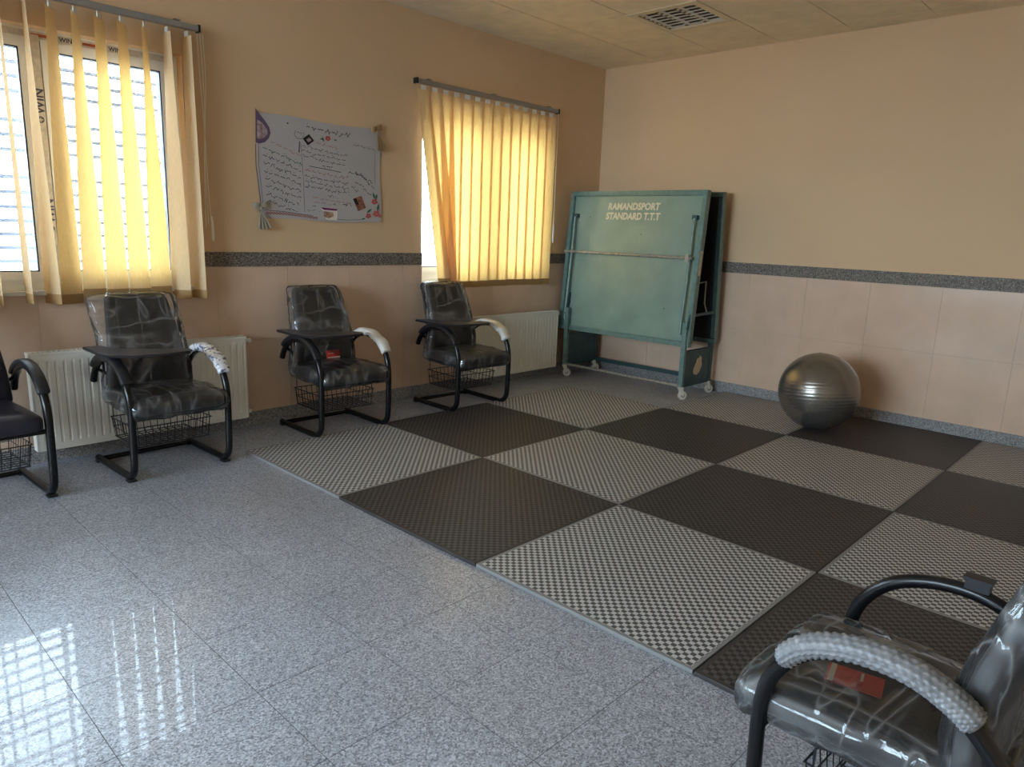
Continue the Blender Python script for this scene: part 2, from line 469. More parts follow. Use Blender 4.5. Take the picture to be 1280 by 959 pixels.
# ---- ceiling with boards
ce = struct('ceiling', MB().lohi((XB - 0.3, YB - 0.3, ZC + 0.012), (XR + 0.3, YL + 0.3, ZC + 0.20)), 'ceiling_joint', 'suspended ceiling of square beige boards')
CP = 0.5655
FX0, FY0 = 2.690, -1.185     # board cell that holds the light fixture
board_me = MB().lohi((-CP / 2 + 0.0035, -CP / 2 + 0.0035, 0), (CP / 2 - 0.0035, CP / 2 - 0.0035, 0.012)).mesh('board', 'ceiling_board')
i0 = math.floor((XB - FX0) / CP); i1 = math.ceil((XR - FX0) / CP)
j0 = math.floor((YB - FY0) / CP); j1 = math.ceil((YL - FY0) / CP)
crest = MB()
for i in range(i0, i1):
    for j in range(j0, j1):
        if i == 0 and j == 0: continue
        x0, y0 = FX0 + i * CP, FY0 + j * CP
        x1, y1 = x0 + CP, y0 + CP
        cx0, cx1, cy0, cy1 = max(x0, XB), min(x1, XR), max(y0, YB), min(y1, YL)
        if cx1 - cx0 < 0.01 or cy1 - cy0 < 0.01: continue
        if x1 < 0.5 or y1 < -3.6:
            crest.lohi((cx0 + 0.002, cy0 + 0.002, ZC), (cx1 - 0.002, cy1 - 0.002, ZC + 0.012)); continue
        if (cx1 - cx0 > CP - 1e-4) and (cy1 - cy0 > CP - 1e-4):
            b = obj('board', board_me, parent=ce, loc=((x0 + x1) / 2, (y0 + y1) / 2, ZC))
            b.rotation_euler = (random.uniform(-1, 1) * 0.002, random.uniform(-1, 1) * 0.002, 0)
        else:
            obj('board', MB().lohi((cx0 + 0.002, cy0 + 0.002, ZC), (cx1 - 0.002, cy1 - 0.002, ZC + 0.012)), 'ceiling_board', ce)
o = obj('board', crest, 'ceiling_board', ce); o['kind'] = 'stuff'

# ---- walls
def wall_with_openings():
    mb = MB(); xs = [XB - 0.3]
    for w in sorted(WINDOWS): xs += [w[0], w[1]]
    xs.append(XR + 0.3)
    for k in range(0, len(xs), 2):
        mb.lohi((xs[k], YL, -0.1), (xs[k + 1], YL + WALL_T, ZC + 0.1))
    for (x0, x1, z0, z1) in WINDOWS:
        mb.lohi((x0, YL, -0.1), (x1, YL + WALL_T, z0 - 0.02)); mb.lohi((x0, YL, z1), (x1, YL + WALL_T, ZC + 0.1))
    return mb
wl = struct('wall_left', wall_with_openings(), 'plaster', 'window wall, beige paint above pinkish glossy tiles')
wr = struct('wall_right', MB().lohi((XR, YB - 0.3, -0.1), (XR + 0.25, YL, ZC + 0.1)), 'plaster', 'plain beige wall with tiled lower half')
struct('wall_back', MB().lohi((XB, YB - 0.25, -0.1), (XR, YB, ZC + 0.1)), 'plaster', 'beige wall behind the camera')
bw = FILL_WINDOW
wn_ = MB()
wn_.lohi((XB - 0.25, YB - 0.3, -0.1), (XB, bw[0], ZC + 0.1)); wn_.lohi((XB - 0.25, bw[1], -0.1), (XB, YL, ZC + 0.1))
wn_.lohi((XB - 0.25, bw[0], -0.1), (XB, bw[1], bw[2])); wn_.lohi((XB - 0.25, bw[0], bw[3]), (XB, bw[1], ZC + 0.1))
struct('wall_near', wn_, 'plaster', 'beige side wall with a wide added fill window beside the camera')

def rect_minus(r, holes):
    out = [r]
    for (hx0, hx1, hz0, hz1) in holes:
        nxt = []
        for (x0, x1, z0, z1) in out:
            if x1 <= hx0 or x0 >= hx1 or z1 <= hz0 or z0 >= hz1: nxt.append((x0, x1, z0, z1)); continue
            if z0 < hz0: nxt.append((x0, x1, z0, hz0))
            zz0 = max(z0, hz0)
            if x0 < hx0: nxt.append((x0, hx0, zz0, z1))
            if x1 > hx1: nxt.append((hx1, x1, zz0, z1))
        out = nxt
    return [q for q in out if q[1] - q[0] > 0.004 and q[3] - q[2] > 0.004]

TW = 0.49
ZR = [0.095, 0.585, 1.066]
G = 0.0011
holes = [(w[0], w[1], w[2] - 0.02, 9) for w in WINDOWS]
k0 = math.floor((XB - 0.12) / TW)
for row in range(2):
    for k in range(k0, 9):
        x0, x1 = max(XB, 0.12 + k * TW), min(XR - 0.006, 0.12 + (k + 1) * TW)
        if x1 - x0 < 0.01: continue
        for (a, b, c, d) in rect_minus((x0, x1, ZR[row], ZR[row + 1]), holes):
            obj('tile', MB().lohi((a + G, YL - 0.006, c + G), (b - G, YL, d - G)), 'wall_tile', wl)
    for k in range(-10, 6):
        y1, y0 = min(YL - 0.006, -1.62 + (k + 1) * TW), max(YB, -1.62 + k * TW)
        if y1 - y0 < 0.01: continue
        if y1 < -4.6: continue
        obj('tile', MB().lohi((XR - 0.006, y0 + G, ZR[row] + G), (XR, y1 - G, ZR[row + 1] - G)), 'wall_tile', wr)
# grout backing behind the tiles (left and right), thin
gb = MB()
for (a, b, c, d) in rect_minus((XB, XR, 0.0, 1.066), holes): gb.lohi((a, YL - 0.0035, c), (b, YL, d))
obj('grout', gb, 'grout', wl)
obj('grout', MB().lohi((XR - 0.0035, YB, 0), (XR, YL, 1.066)), 'grout', wr)

# ---- stone band (trim) and baseboards
t1 = struct('trim_1', MB().lohi((XB, YL - 0.004, 1.067), (XB + 0.02, YL, 1.158)), 'band_stone', 'dark granite band along the window wall')
t2 = struct('trim_2', MB().lohi((XR - 0.004, YB, 1.067), (XR, YB + 0.02, 1.158)), 'band_stone', 'dark granite band along the right wall')
edges = [XB + 0.02] + [0.431 + 1.15 * k for k in range(-3, 4)]
edges = [e for e in edges if XB < e < XR] + [XR - 0.012]
for a, b in zip(edges[:-1], edges[1:]):
    for (x0, x1, z0, z1) in rect_minus((a, b, 1.067, 1.158), holes):
        obj('stone', MB().lohi((x0 + 0.0008, YL - 0.012, z0), (x1 - 0.0008, YL, z1)), 'band_stone', t1)
edges = [YB + 0.02, -5.1, -3.97, -2.822, -1.68, -0.53, YL]
for a, b in zip(edges[:-1], edges[1:]):
    obj('stone', MB().lohi((XR - 0.012, a + 0.0008, 1.067), (XR, b - 0.0008, 1.158)), 'band_stone', t2)
b1 = struct('baseboard_left', MB().lohi((XB, YL - 0.016, 0.0), (XB + 0.02, YL, 0.098)), 'base_stone', 'grey granite skirting of the window wall')
b2 = struct('baseboard_right', MB().lohi((XR - 0.016, YB, 0.0), (XR, YB + 0.02, 0.098)), 'base_stone', 'grey granite skirting of the right wall')
edges = [XB + 0.02, -2.6, -1.75, -0.9, -0.05, 0.8, 1.65, 2.5, 3.35, XR - 0.018]
for a, b in zip(edges[:-1], edges[1:]):
    obj('stone', MB().lohi((a + 0.0008, YL - 0.018, 0.0), (b - 0.0008, YL, 0.098)), 'base_stone', b1)
edges = [YB + 0.02, -4.8, -3.97, -3.093, -2.25, -1.4, -0.55, YL]
for a, b in zip(edges[:-1], edges[1:]):
    obj('stone', MB().lohi((XR - 0.018, a + 0.0008, 0.0), (XR, b - 0.0008, 0.098)), 'base_stone', b2)

# ---- outside ground
struct('ground', MB().lohi((-40, -60, -0.6), (40, 60, -0.5)), 'outside_ground', 'pale ground outside the windows')

# ---- windows
def make_window(n, x0, x1, z0, z1, label, tape=False, recess=0.11):
    root = bpy.data.objects.new('window_%d' % n, None); COL.objects.link(root)
    root.location = ((x0 + x1) / 2, YL + recess, z0)
    tag(root, label, None, None, 'structure')
    W, H = (x1 - x0) / 2, z1 - z0
    fw = 0.055
    fr = MB()
    fr.lohi((-W, -0.035, 0), (-W + fw, 0.035, H)); fr.lohi((W - fw, -0.035, 0), (W, 0.035, H))
    fr.lohi((-W + fw, -0.035, 0), (W - fw, 0.035, fw)); fr.lohi((-W + fw, -0.035, H - fw), (W - fw, 0.035, H))
    fr.lohi((-0.028, -0.035, fw), (0.028, 0.035, H - fw))
    frame = obj('window_frame', fr, 'upvc', root)
    for s in (-1, 1):
        a, b = (-W + fw, -0.028) if s < 0 else (0.028, W - fw)
        sw = 0.045
        sa = MB()
        sa.lohi((a, -0.048, fw), (a + sw, 0.02, H - fw)); sa.lohi((b - sw, -0.048, fw), (b, 0.02, H - fw))
        sa.lohi((a + sw, -0.048, fw), (b - sw, 0.02, fw + sw)); sa.lohi((a + sw, -0.048, H - fw - sw), (b - sw, 0.02, H - fw))
        sash = obj('window_sash', sa, 'upvc', root)
        g = MB(); q = 0.007
        for (p0, p1) in (((a + sw, fw + sw), (a + sw + q, H - fw - sw)), ((b - sw - q, fw + sw), (b - sw, H - fw - sw)),
                         ((a + sw, fw + sw), (b - sw, fw + sw + q)), ((a + sw, H - fw - sw - q), (b - sw, H - fw - sw))):
            g.lohi((p0[0], -0.044, p0[1]), (p1[0], -0.012, p1[1]))
        obj('gasket', g, 'gasket', sash)
        obj('pane', MB().lohi((a + sw, -0.008, fw + sw), (b - sw, -0.004, H - fw - sw)), 'window_glass', root)
    sl = MB().lohi((-W, -recess - 0.02, -0.02), (W, -0.035, 0.0)); sl.lohi((-W, 0.035, -0.02), (W, 0.33 - recess, -0.003))
    obj('window_sill', sl, 'sill_stone', root)
    if tape:
        tp = obj('tape', MB().lohi((-0.026, -0.0495, fw + 0.02), (0.022, -0.0482, H - 0.03)), 'upvc_tape', frame)
        for zz, tx in ((H - 0.42, 'WIN'), (H - 0.98, 'WIN')):
            mb = text_mesh(tx, 0.062, offset=0.0012)
            mb.v = [(-(y) + 0.02, -0.0502, x + zz) for x, y, z in mb.v]
            obj('lettering', mb, 'tape_print', frame)
            lo = MB().lathe([(0.017, 0), (0.017, 0.0008)], (-0.002, -0.0496, zz - 0.028), 16, (0, -1, 0))
            obj('logo_mark', lo, 'tape_print', frame)
            lo = MB().box((-0.002, -0.0508, zz - 0.028), (0.022, 0.0006, 0.006)); lo.box((-0.002, -0.0508, zz - 0.028), (0.006, 0.0006, 0.022))
            obj('logo_mark', lo, 'upvc_tape', frame)
        ht = MB().lohi((-W + 0.05, -0.0362, H - 0.045), (W - 0.02, -0.0352, H - 0.012))
        obj('tape', ht, 'upvc_tape', frame)
        for xx in (-0.62, -0.22, 0.12, 0.36):
            mb = text_mesh('WIN', 0.03, offset=0.0008)
            mb.v = [(x + xx, -0.0368, y + H - 0.039) for x, y, z in mb.v]
            obj('lettering', mb, 'tape_print', frame)
            obj('tape_stripe', MB().lohi((xx - 0.13, -0.0368, H - 0.036), (xx - 0.02, -0.0363, H - 0.022)), 'tape_red', frame)
    return root
make_window(1, *WINDOWS[0], 'white framed sliding window with printed tape on the frame, behind parted blinds', True)
make_window(2, *WINDOWS[1], 'white framed window behind closed yellow blinds', recess=0.235)
make_window(3, *WINDOWS[2], 'unseen white framed window added for daylight, next in the row, left of the photo')  # this and the next are unseen, added to raise the room light
make_window(4, *WINDOWS[3], 'unseen white framed window added for daylight, last in the row, far left of the photo')

w4 = bpy.data.objects.new('window_5', None); COL.objects.link(w4)  # unseen window added as fill light for the room
tag(w4, 'wide unseen window added for fill light in the side wall beside the camera', None, None, 'structure')
w4.location = (XB - 0.12, (bw[0] + bw[1]) / 2, bw[2])
W4, H4 = (bw[1] - bw[0]) / 2, bw[3] - bw[2]
fr4 = MB().lohi((-0.03, -W4, 0), (0.03, W4, 0.06)); fr4.lohi((-0.03, -W4, H4 - 0.06), (0.03, W4, H4))
for k in range(4):
    y = -W4 + 0.03 + (2 * W4 - 0.06) * k / 3
    fr4.lohi((-0.03, y - 0.03, 0.06), (0.03, y + 0.03, H4 - 0.06))
obj('window_frame', fr4, 'upvc', w4)
for k in range(3):
    y = -W4 + 0.06 + (2 * W4 - 0.06) * k / 3
    obj('pane', MB().lohi((-0.003, y, 0.06), (0.003, y + (2 * W4 - 0.06) / 3 - 0.06, H4 - 0.06)), 'window_glass', w4)

# ---- security grille outside window 1
gr = thing('window_grille', 'dark horizontal security bars outside the window with parted blinds', 'window bars', (-0.745, YL + WALL_T + 0.02, 0.85))
for k, z in enumerate((2.225, 2.147, 2.075, 1.998, 1.846, 1.768, 1.690, 1.546, 1.465, 1.385, 1.310, 1.236, 1.161, 1.087, 0.99)):
    obj('bar', MB().box((0, 0, z - 0.85), (1.62, 0.012, 0.020)), 'grille_paint', gr)
for x in (-0.80, -0.40, 0.0, 0.40, 0.80):
    obj('upright', MB().box((x, 0.012, 0.73), (0.016, 0.012, 1.5)), 'grille_paint', gr)

# ================================================================== BLINDS
def make_slat(parent, xt, thT, xb, thB, yb=0.0, yt=0.0, ztop=0.0, zbot=-1.5, W=0.12, bow=0.004):
    """hanging fabric strip, angle theta (deg) from wall plane, twisting top to bottom"""
    def pt(u, v, zz0=ztop, zz1=zbot):
        t = v
        e = t * t * (3 - 2 * t) * 0.5 + t * 0.5
        th = math.radians(thT + (thB - thT) * e)
        x = xt + (xb - xt) * t; y = yt + (yb - yt) * t
        s = (u - 0.5) * W
        nb = bow * (1 - (2 * u - 1) ** 2)
        return Vector((x + s * math.cos(th) - nb * math.sin(th), y + s * math.sin(th) - nb * math.cos(th), zz0 + (zz1 - zz0) * t))
    sl = obj('slat', MB().grid(pt, 6, 26), 'slat_cloth', parent, 'all')
    hem = MB().grid(lambda u, v: pt(u, 0.965 + 0.035 * v) + Vector((0, -0.0012, 0)), 6, 2)
    hem.grid(lambda u, v: pt(u, 0.965 + 0.035 * v) + Vector((0, 0.0012, 0)), 6, 2)
    obj('slat_hem', hem, 'slat_hem', sl, 'all')
    obj('carrier', MB().box((xt, yt, ztop + 0.014), (0.045, 0.006, 0.03), Matrix.Rotation(math.radians(thT), 3, 'Z')), 'rail_carrier', sl)
    return sl

def make_rail(root, xa, xb):
    obj('headrail', MB().rbox(((xa + xb) / 2, 0, 0.055), (xb - xa, 0.042, 0.034), 0.005, 3), 'rail_metal', root)
    for x in (xa, xb): obj('end_cap', MB().box((x, 0, 0.054), (0.012, 0.046, 0.040)), 'chair_plastic', root)
    n = int((xb - xa) / 0.9) + 1
    for k in range(n + 1):
        x = xa + 0.12 + (xb - xa - 0.24) * k / n
        mb = MB().box((x, 0.03, 0.078), (0.03, 0.10, 0.006)); mb.box((x, 0.075, 0.055), (0.03, 0.006, 0.06))
        obj('bracket', mb, 'rail_metal', root)

YBL = 0.492
ZRT = 2.375
b1_ = thing('vertical_blind', 'parted cream vertical blind with twisted slats at the window over the radiator', 'blind', (0, YBL, ZRT), 0, 'vertical window blinds')
make_rail(b1_, -1.58, 0.06)
S1 = [(-0.009, 92, -0.015, 112), (-0.120, 88, -0.119, 129), (-0.239, 59, -0.234, 3), (-0.353, 49, -0.352, 4), (-0.464, 49, -0.472, 7),
      (-0.579, 57, -0.592, 6), (-0.690, 54, -0.705, 17), (-0.806, 85, -0.797, 115), (-0.915, 84, -0.906, 94), (-1.03, 85, -1.03, 86),
      (-1.145, 84, -1.145, 88), (-1.26, 86, -1.262, 90), (-1.375, 84, -1.375, 86), (-1.49, 86, -1.49, 90)]
for k, (xt, a, xb, b) in enumerate(S1):
    make_slat(b1_, xt, a, xb, b, zbot=-1.492 + random.uniform(-0.006, 0.006) + (0.02 if 2 <= k <= 5 else 0), bow=random.uniform(0.002, 0.007))
cord = MB()
for dx, ph in ((0.0, 0), (0.02, 1.3), (0.035, 2.2)):
    cord.tube([(0.052 + dx * math.sin(1.5 + 3 * k / 14) + 0.03 * k / 14, 0.0 + 0.005 * math.sin(k * 0.7 + ph), 0.03 - (1.06 + dx) * k / 14) for k in range(15)], 0.0022, 5)
obj('pull_cord', cord, 'cord_white', b1_, True)
obj('cord_weight', MB().tube([(0.088, 0, -1.00), (0.089, 0, -1.03), (0.090, 0, -1.13), (0.090, 0, -1.15)], 0.008, 8, radii=[0.004, 0.008, 0.009, 0.005]), 'cord_white', b1_, True)

b2_ = thing('vertical_blind', 'closed yellow vertical blind glowing with daylight, first slat askew', 'blind', (0, YBL, 2.36), 0, 'vertical window blinds')
make_rail(b2_, 1.66, 3.27)
for k in range(14):
    xt = 1.728 + 0.1122 * k
    if k == 0: make_slat(b2_, xt, 2, 1.955, -4, yb=-0.018, yt=-0.006, zbot=-1.45, W=0.125)
    elif k == 1: make_slat(b2_, xt, -5, 2.03, -6, yb=-0.006, zbot=-1.475, W=0.135)
    elif k == 2: make_slat(b2_, xt, -5, 2.035, -6, yb=0.004, zbot=-1.475, W=0.138)
    else: make_slat(b2_, xt, -5, xt + random.uniform(-0.004, 0.004), -5 + random.uniform(-1, 1), zbot=-1.478 + random.uniform(-0.003, 0.003), W=0.138, bow=0.002)
obj('pull_cord', MB().tube([(3.285, 0, 0.03 - 1.0 * k / 10) for k in range(11)], 0.002, 5), 'cord_white', b2_, True)
obj('cord_weight', MB().tube([(3.285, 0, -0.93), (3.285, 0, -0.96), (3.286, 0, -1.08), (3.286, 0, -1.10)], 0.008, 8, radii=[0.004, 0.008, 0.009, 0.005]), 'cord_white', b2_, True)

# ================================================================== RADIATORS
def make_radiator(label, xa, xb, z0=0.09, z1=0.63):
    L_ = xb - xa
    root = thing('radiator', label, 'radiator', ((xa + xb) / 2, 0.468, 0), 0, 'panel radiators under the windows')
    n = int(round(L_ / 0.042))
    vs = []
    per = [(0.0, 0.0), (0.62, 0.0), (0.72, 0.005), (0.90, 0.005)]
    xs = []
    for k in range(n):
        for u, d in per: xs.append((-L_ / 2 + 0.012 + (L_ - 0.024) * (k + u) / n, d))
    xs.append((L_ / 2 - 0.012, 0.0))
    rows = [(z0 + 0.012, 0.0), (z0 + 0.035, 0.0), (z0 + 0.05, 1.0), (z1 - 0.06, 1.0), (z1 - 0.045, 0.0), (z1 - 0.015, 0.0)]
    mb = MB(); m_ = len(xs)
    pts = [(x, -0.030 - 0.004 + d * f, z) for z, f in rows for x, d in xs]
    # shallow pressed channels: d pushes the sheet inwards
    mb.add(pts, [(r_ * m_ + i, r_ * m_ + i + 1, (r_ + 1) * m_ + i + 1, (r_ + 1) * m_ + i) for r_ in range(len(rows) - 1) for i in range(m_ - 1)])
    mb.lohi((-L_ / 2 + 0.012, -0.034, z0), (L_ / 2 - 0.012, -0.026, z0 + 0.0125))
    mb.lohi((-L_ / 2 + 0.012, -0.024, z0 + 0.005), (L_ / 2 - 0.012, 0.02, z1 - 0.03))
    obj('front_panel', mb, 'radiator_enamel', root)
    for s in (-1, 1):
        obj('side_panel', MB().rbox((s * (L_ / 2 - 0.006), -0.002, (z0 + z1) / 2), (0.012, 0.064, z1 - z0), 0.003, 3), 'radiator_enamel', root)
    tg = MB().lohi((-L_ / 2, -0.036, z1 - 0.014), (L_ / 2, -0.029, z1)); tg.lohi((-L_ / 2, 0.024, z1 - 0.014), (L_ / 2, 0.030, z1))
    k = 0; x = -L_ / 2
    while x < L_ / 2 - 0.01:
        tg.lohi((x, -0.029, z1 - 0.006), (x + 0.008, 0.024, z1 - 0.001)); x += 0.024
    obj('top_grille', tg, 'radiator_enamel', root)
    obj('core', MB().lohi((-L_ / 2 + 0.02, -0.02, z1 - 0.04), (L_ / 2 - 0.02, 0.02, z1 - 0.02)), 'radiator_slot', root)
    v = MB().tube([(L_ / 2, 0, z1 - 0.035), (L_ / 2 + 0.03, 0, z1 - 0.035)], 0.010, 10)
    v.tube([(L_ / 2 + 0.022, 0, z1 - 0.035), (L_ / 2 + 0.045, 0, z1 - 0.035)], 0.015, 10)
    obj('air_valve', v, 'valve_plastic', root, True)
    v = MB().tube([(L_ / 2, 0, z0 + 0.035), (L_ / 2 + 0.028, 0, z0 + 0.035)], 0.009, 10)
    v.tube([(L_ / 2 + 0.015, 0, z0 + 0.035), (L_ / 2 + 0.030, 0, z0 + 0.035)], 0.014, 10)
    obj('end_plug', v, 'valve_plastic', root, True)
    br = MB()
    for s in (-1, 1): br.lohi((s * (L_ / 2 - 0.15) - 0.015, 0.02, z0 + 0.08), (s * (L_ / 2 - 0.15) + 0.015, 0.060, z1 - 0.08))
    obj('wall_bracket', br, 'radiator_enamel', root)
    return root
make_radiator('cream panel radiator below the parted blind, behind wrapped chairs', -0.955, 0.245)
make_radiator('cream panel radiator below the closed yellow blind', 2.16, 3.355)

# ================================================================== CHAIRS
HW = 0.255
SIDE = [(0.255, 0.021), (0.10, 0.021), (-0.12, 0.021), (-0.20, 0.026), (-0.245, 0.058), (-0.262, 0.11), (-0.268, 0.25), (-0.268, 0.40),
        (-0.243, 0.495), (-0.175, 0.575), (-0.075, 0.617), (0.03, 0.622), (0.125, 0.588), (0.190, 0.530), (0.225, 0.470)]
ARM = [(-0.232, 0.512), (-0.175, 0.575), (-0.075, 0.617), (0.03, 0.622), (0.125, 0.588), (0.175, 0.548)]

def side_path(s, n=5): return smooth_path([(s * HW, y, z) for y, z in SIDE], n)
def arm_path(s, pts=ARM, n=8): return smooth_path([(s * HW, y, z) for y, z in pts], n)

def strip_along(path, w, h, lift, n=1):
    """flattened rounded strip sitting above a path in a plane of constant x"""
    mb = MB(); rings = []
    N_ = len(path)
    for i, p in enumerate(path):
        t = (path[min(N_ - 1, i + 1)] - path[max(0, i - 1)]).normalized()
        up_ = Vector((1, 0, 0)).cross(t); 
        if up_.z < 0 and abs(up_.z) > 0.2: up_ = -up_
        if up_.dot(Vector((0, 0, 1))) < 0: up_ = -up_
        e = 1.0 if 0 < i < N_ - 1 else 0.75
        ring = []
        for a in range(12):
            an = 2 * math.pi * a / 12
            cx = math.copysign(abs(math.cos(an)) ** 0.6, math.cos(an)) * w / 2 * e
            cz = math.copysign(abs(math.sin(an)) ** 0.6, math.sin(an)) * h / 2 * e
            ring.append(p + Vector((cx, 0, 0)) + up_ * (lift + cz))
        rings.append(ring)
    vs = [q for r_ in rings for q in r_]
    fs = [(i * 12 + k, i * 12 + (k + 1) % 12, (i + 1) * 12 + (k + 1) % 12, (i + 1) * 12 + k) for i in range(N_ - 1) for k in range(12)]
    fs.append(tuple(reversed(range(12)))); fs.append(tuple((N_ - 1) * 12 + k for k in range(12)))
    return mb.add(vs, fs)

def seat_fn(p, grow=0.0):
    q = Vector(p)
    q.z += 0.012 * (1 - (p.x / 0.24) ** 2) * (1 if p.z > 0 else 0) - 0.012 * max(0, -p.y / 0.25) ** 2 * 1.0
    q.x *= 1.0 - 0.05 * (p.y / 0.25)
    return q
def back_fn(p):
    """p local: x width, y thickness, z from -h/2..h/2 ; narrower top, leaning"""
    t = (p.z + 0.26) / 0.52
    q = Vector(p)
    q.x *= 1.06 - 0.30 * max(0, t) ** 1.3
    q.y += 0.085 * t - 0.035 * math.sin(math.pi * min(1, max(0, t)) * 1.2) + 0.010 * (p.x / 0.2) ** 2 * -1
    return q

def wrap_noise(p, amp, seed, f=9.0):
    s = Vector((seed * 3.7, seed * 1.3, seed * 2.1))
    a = noise.noise(Vector((p.x * f, p.y * f, p.z * f * 0.6)) + s)
    b = abs(noise.noise(Vector((p.x * f * 2.3 + p.z * 6, p.y * f * 2.3, p.z * f * 1.1)) + s))
    return amp * (a * 0.7 + (0.5 - b) * 1.1)

def tablet_poly():
    return [(-0.300, 0.19), (-0.305, -0.03), (-0.275, -0.14), (-0.20, -0.215), (-0.04, -0.240), (0.075, -0.230), (0.105, -0.185), (0.085, -0.120), (-0.03, -0.075), (-0.14, 0.00), (-0.20, 0.09), (-0.215, 0.19)]

def make_chair(label, loc, rz, seed, leather='grey_leather', wrapped=True, tablet=True, right_arm='foam_wrap', left_arm='pad', card=None, scale=1.0, loose=0.0, bracket=False, group=None, seat_fwd=0.0):
    root = thing('tablet_chair', label, 'chair', loc, rz, group, scale)
    for s in (-1, 1):
        fr = MB().tube(side_path(s), 0.0185, 12)
        obj('side_frame', fr, 'chair_tube', root, True)
        obj('foot', MB().rbox((s * HW, -0.205, 0.006), (0.044, 0.05, 0.012), 0.004, 3), 'chair_plastic', root, True)
        obj('foot', MB().rbox((s * HW, 0.235, 0.006), (0.044, 0.04, 0.012), 0.004, 3), 'chair_plastic', root, True)
    cb = MB().tube([(-HW, 0.225, 0.021), (HW, 0.225, 0.021)], 0.014, 10)
    obj('cross_bar', cb, 'chair_tube', root, True)
    cb = MB().tube([(-HW, -0.262, 0.345), (HW, -0.262, 0.345)], 0.012, 10)
    cb.tube([(-HW, 0.165, 0.545), (-0.19, 0.20, 0.50), (-0.19, 0.16, 0.36), (-0.19, -0.25, 0.345)], 0.010, 8)
    cb.tube([(HW, 0.165, 0.545), (0.19, 0.20, 0.50), (0.19, 0.16, 0.36), (0.19, -0.25, 0.345)], 0.010, 8)
    obj('seat_support', cb, 'chair_tube', root, True)
    obj('seat', MB().rbox((0, -0.045 - seat_fwd / 2, 0.395), (0.455, 0.495 + seat_fwd, 0.082), 0.034, 10, seat_fn), leather, root, 'all')
    bk = obj('backrest', MB().rbox((0, 0.155, 0.665), (0.425, 0.062, 0.53), 0.028, 12, back_fn), leather, root, 'all')
    # stitched panel lines of the backrest
    seam = MB()
    for zz in (-0.12,):
        seam.tube([back_fn(Vector((x / 10 * 0.2, -0.0315, zz))) + Vector((0, 0.155, 0.665)) for x in range(-9, 10)], 0.003, 5)
    obj('seam', seam, 'chair_plastic', bk, True)
    # wire basket
    wb = MB(); w = 0.0026
    for z, e in ((0.268, 0.0), (0.215, 0.006), (0.158, 0.012)):
        X, Y0, Y1 = 0.205 - e, -0.17 + e, 0.165 - e
        wb.tube([(-X, Y0, z), (X, Y0, z), (X, Y1, z), (-X, Y1, z), (-X, Y0, z)], w * (1.3 if z > 0.26 else 1), 5)
    for k in range(11):
        x = -0.195 + 0.039 * k
        wb.tube([(x, -0.17, 0.268), (x * 0.95, -0.158, 0.158), (x * 0.95, 0.153, 0.158), (x, 0.165, 0.268)], w, 5)
    for k in range(9):
        y = -0.15 + 0.0375 * k
        wb.tube([(-0.205, y, 0.268), (-0.193, y, 0.158), (0.193, y, 0.158), (0.205, y, 0.268)], w, 5)
    for x in (-0.2, 0.2):
        for y in (-0.15, 0.14): wb.tube([(x, y, 0.27), (x, y, 0.36)], 0.0032, 5)
    obj('wire_basket', wb, 'basket_wire', root, True)
    # arms
    for s, kind in ((-1, left_arm), (1, right_arm)):
        if kind == 'none': continue
        if kind in ('pad',):
            obj('arm_pad', strip_along(arm_path(s), 0.056, 0.030, 0.016), 'chair_plastic', root, 'all')
        elif kind == 'bubble':
            path = arm_path(s, [(-0.224, 0.522), (-0.170, 0.579), (-0.075, 0.617), (0.03, 0.622), (0.11, 0.596), (0.15, 0.568)], 26); N_ = len(path)
            mb = MB(); seg = 44; rings = []
            for i, p in enumerate(path):
                t = (path[min(N_ - 1, i + 1)] - path[max(0, i - 1)]).normalized()
                u = Vector((1, 0, 0)).cross(t)
                if u.z < 0: u = -u
                e = min(1.0, 0.55 + 0.45 * min(i, N_ - 1 - i) / 8.0)
                ring = []
                for a in range(seg):
                    an = 2 * math.pi * a / seg
                    ca = i * 0.72; cb_ = a * 7.0 / seg * math.pi * 2 * 1.0
                    bub = max(0, math.sin(ca) * math.cos(cb_ + (math.pi if int(ca / math.pi) % 2 else 0)))
                    rr = (1 + 0.0) * e
                    off = 0.0065 * abs(math.sin(ca + (math.pi / 2 if int(a * 14 / seg) % 2 else 0))) ** 0.7 * abs(math.sin(a * 14 / seg * math.pi)) ** 0.7 - 0.002
                    wx, wz = 0.034 * rr + off, 0.025 * rr + off
                    ring.append(p + Vector((math.cos(an) * wx, 0, 0)) + u * (0.012 + math.sin(an) * wz))
                rings.append(ring)
            mb.add([q for r_ in rings for q in r_], [(i * seg + k, i * seg + (k + 1) % seg, (i + 1) * seg + (k + 1) % seg, (i + 1) * seg + k) for i in range(N_ - 1) for k in range(seg)] + [tuple(reversed(range(seg))), tuple((N_ - 1) * seg + k for k in range(seg))])
            o_ = obj('arm_wrap', mb, 'bubble_wrap', root, 'all'); o_['label'] = 'grey bubble wrap around the armrest'
        else:
            base = strip_along(arm_path(s, ARM, 10), 0.072, 0.046, 0.012)
            base.v = [tuple(Vector(p) + Vector((1, 0.3, 1)) * wrap_noise(Vector(p), 0.008, seed + 5, 24)) for p in base.v]
            o_ = obj('arm_wrap', base, kind, root, 'all')
            o_['label'] = 'white printed plastic around the armrest' if kind == 'printed_wrap' else 'pale foam sheet around the armrest'
            end = arm_path(s)[-1]
    if bracket:
        bb = MB().box((-HW, 0.02, 0.650), (0.030, 0.055, 0.030)); bb.box((-HW, 0.02, 0.664), (0.04, 0.065, 0.008))
        obj('tablet_bracket', bb, 'chair_plastic', root)
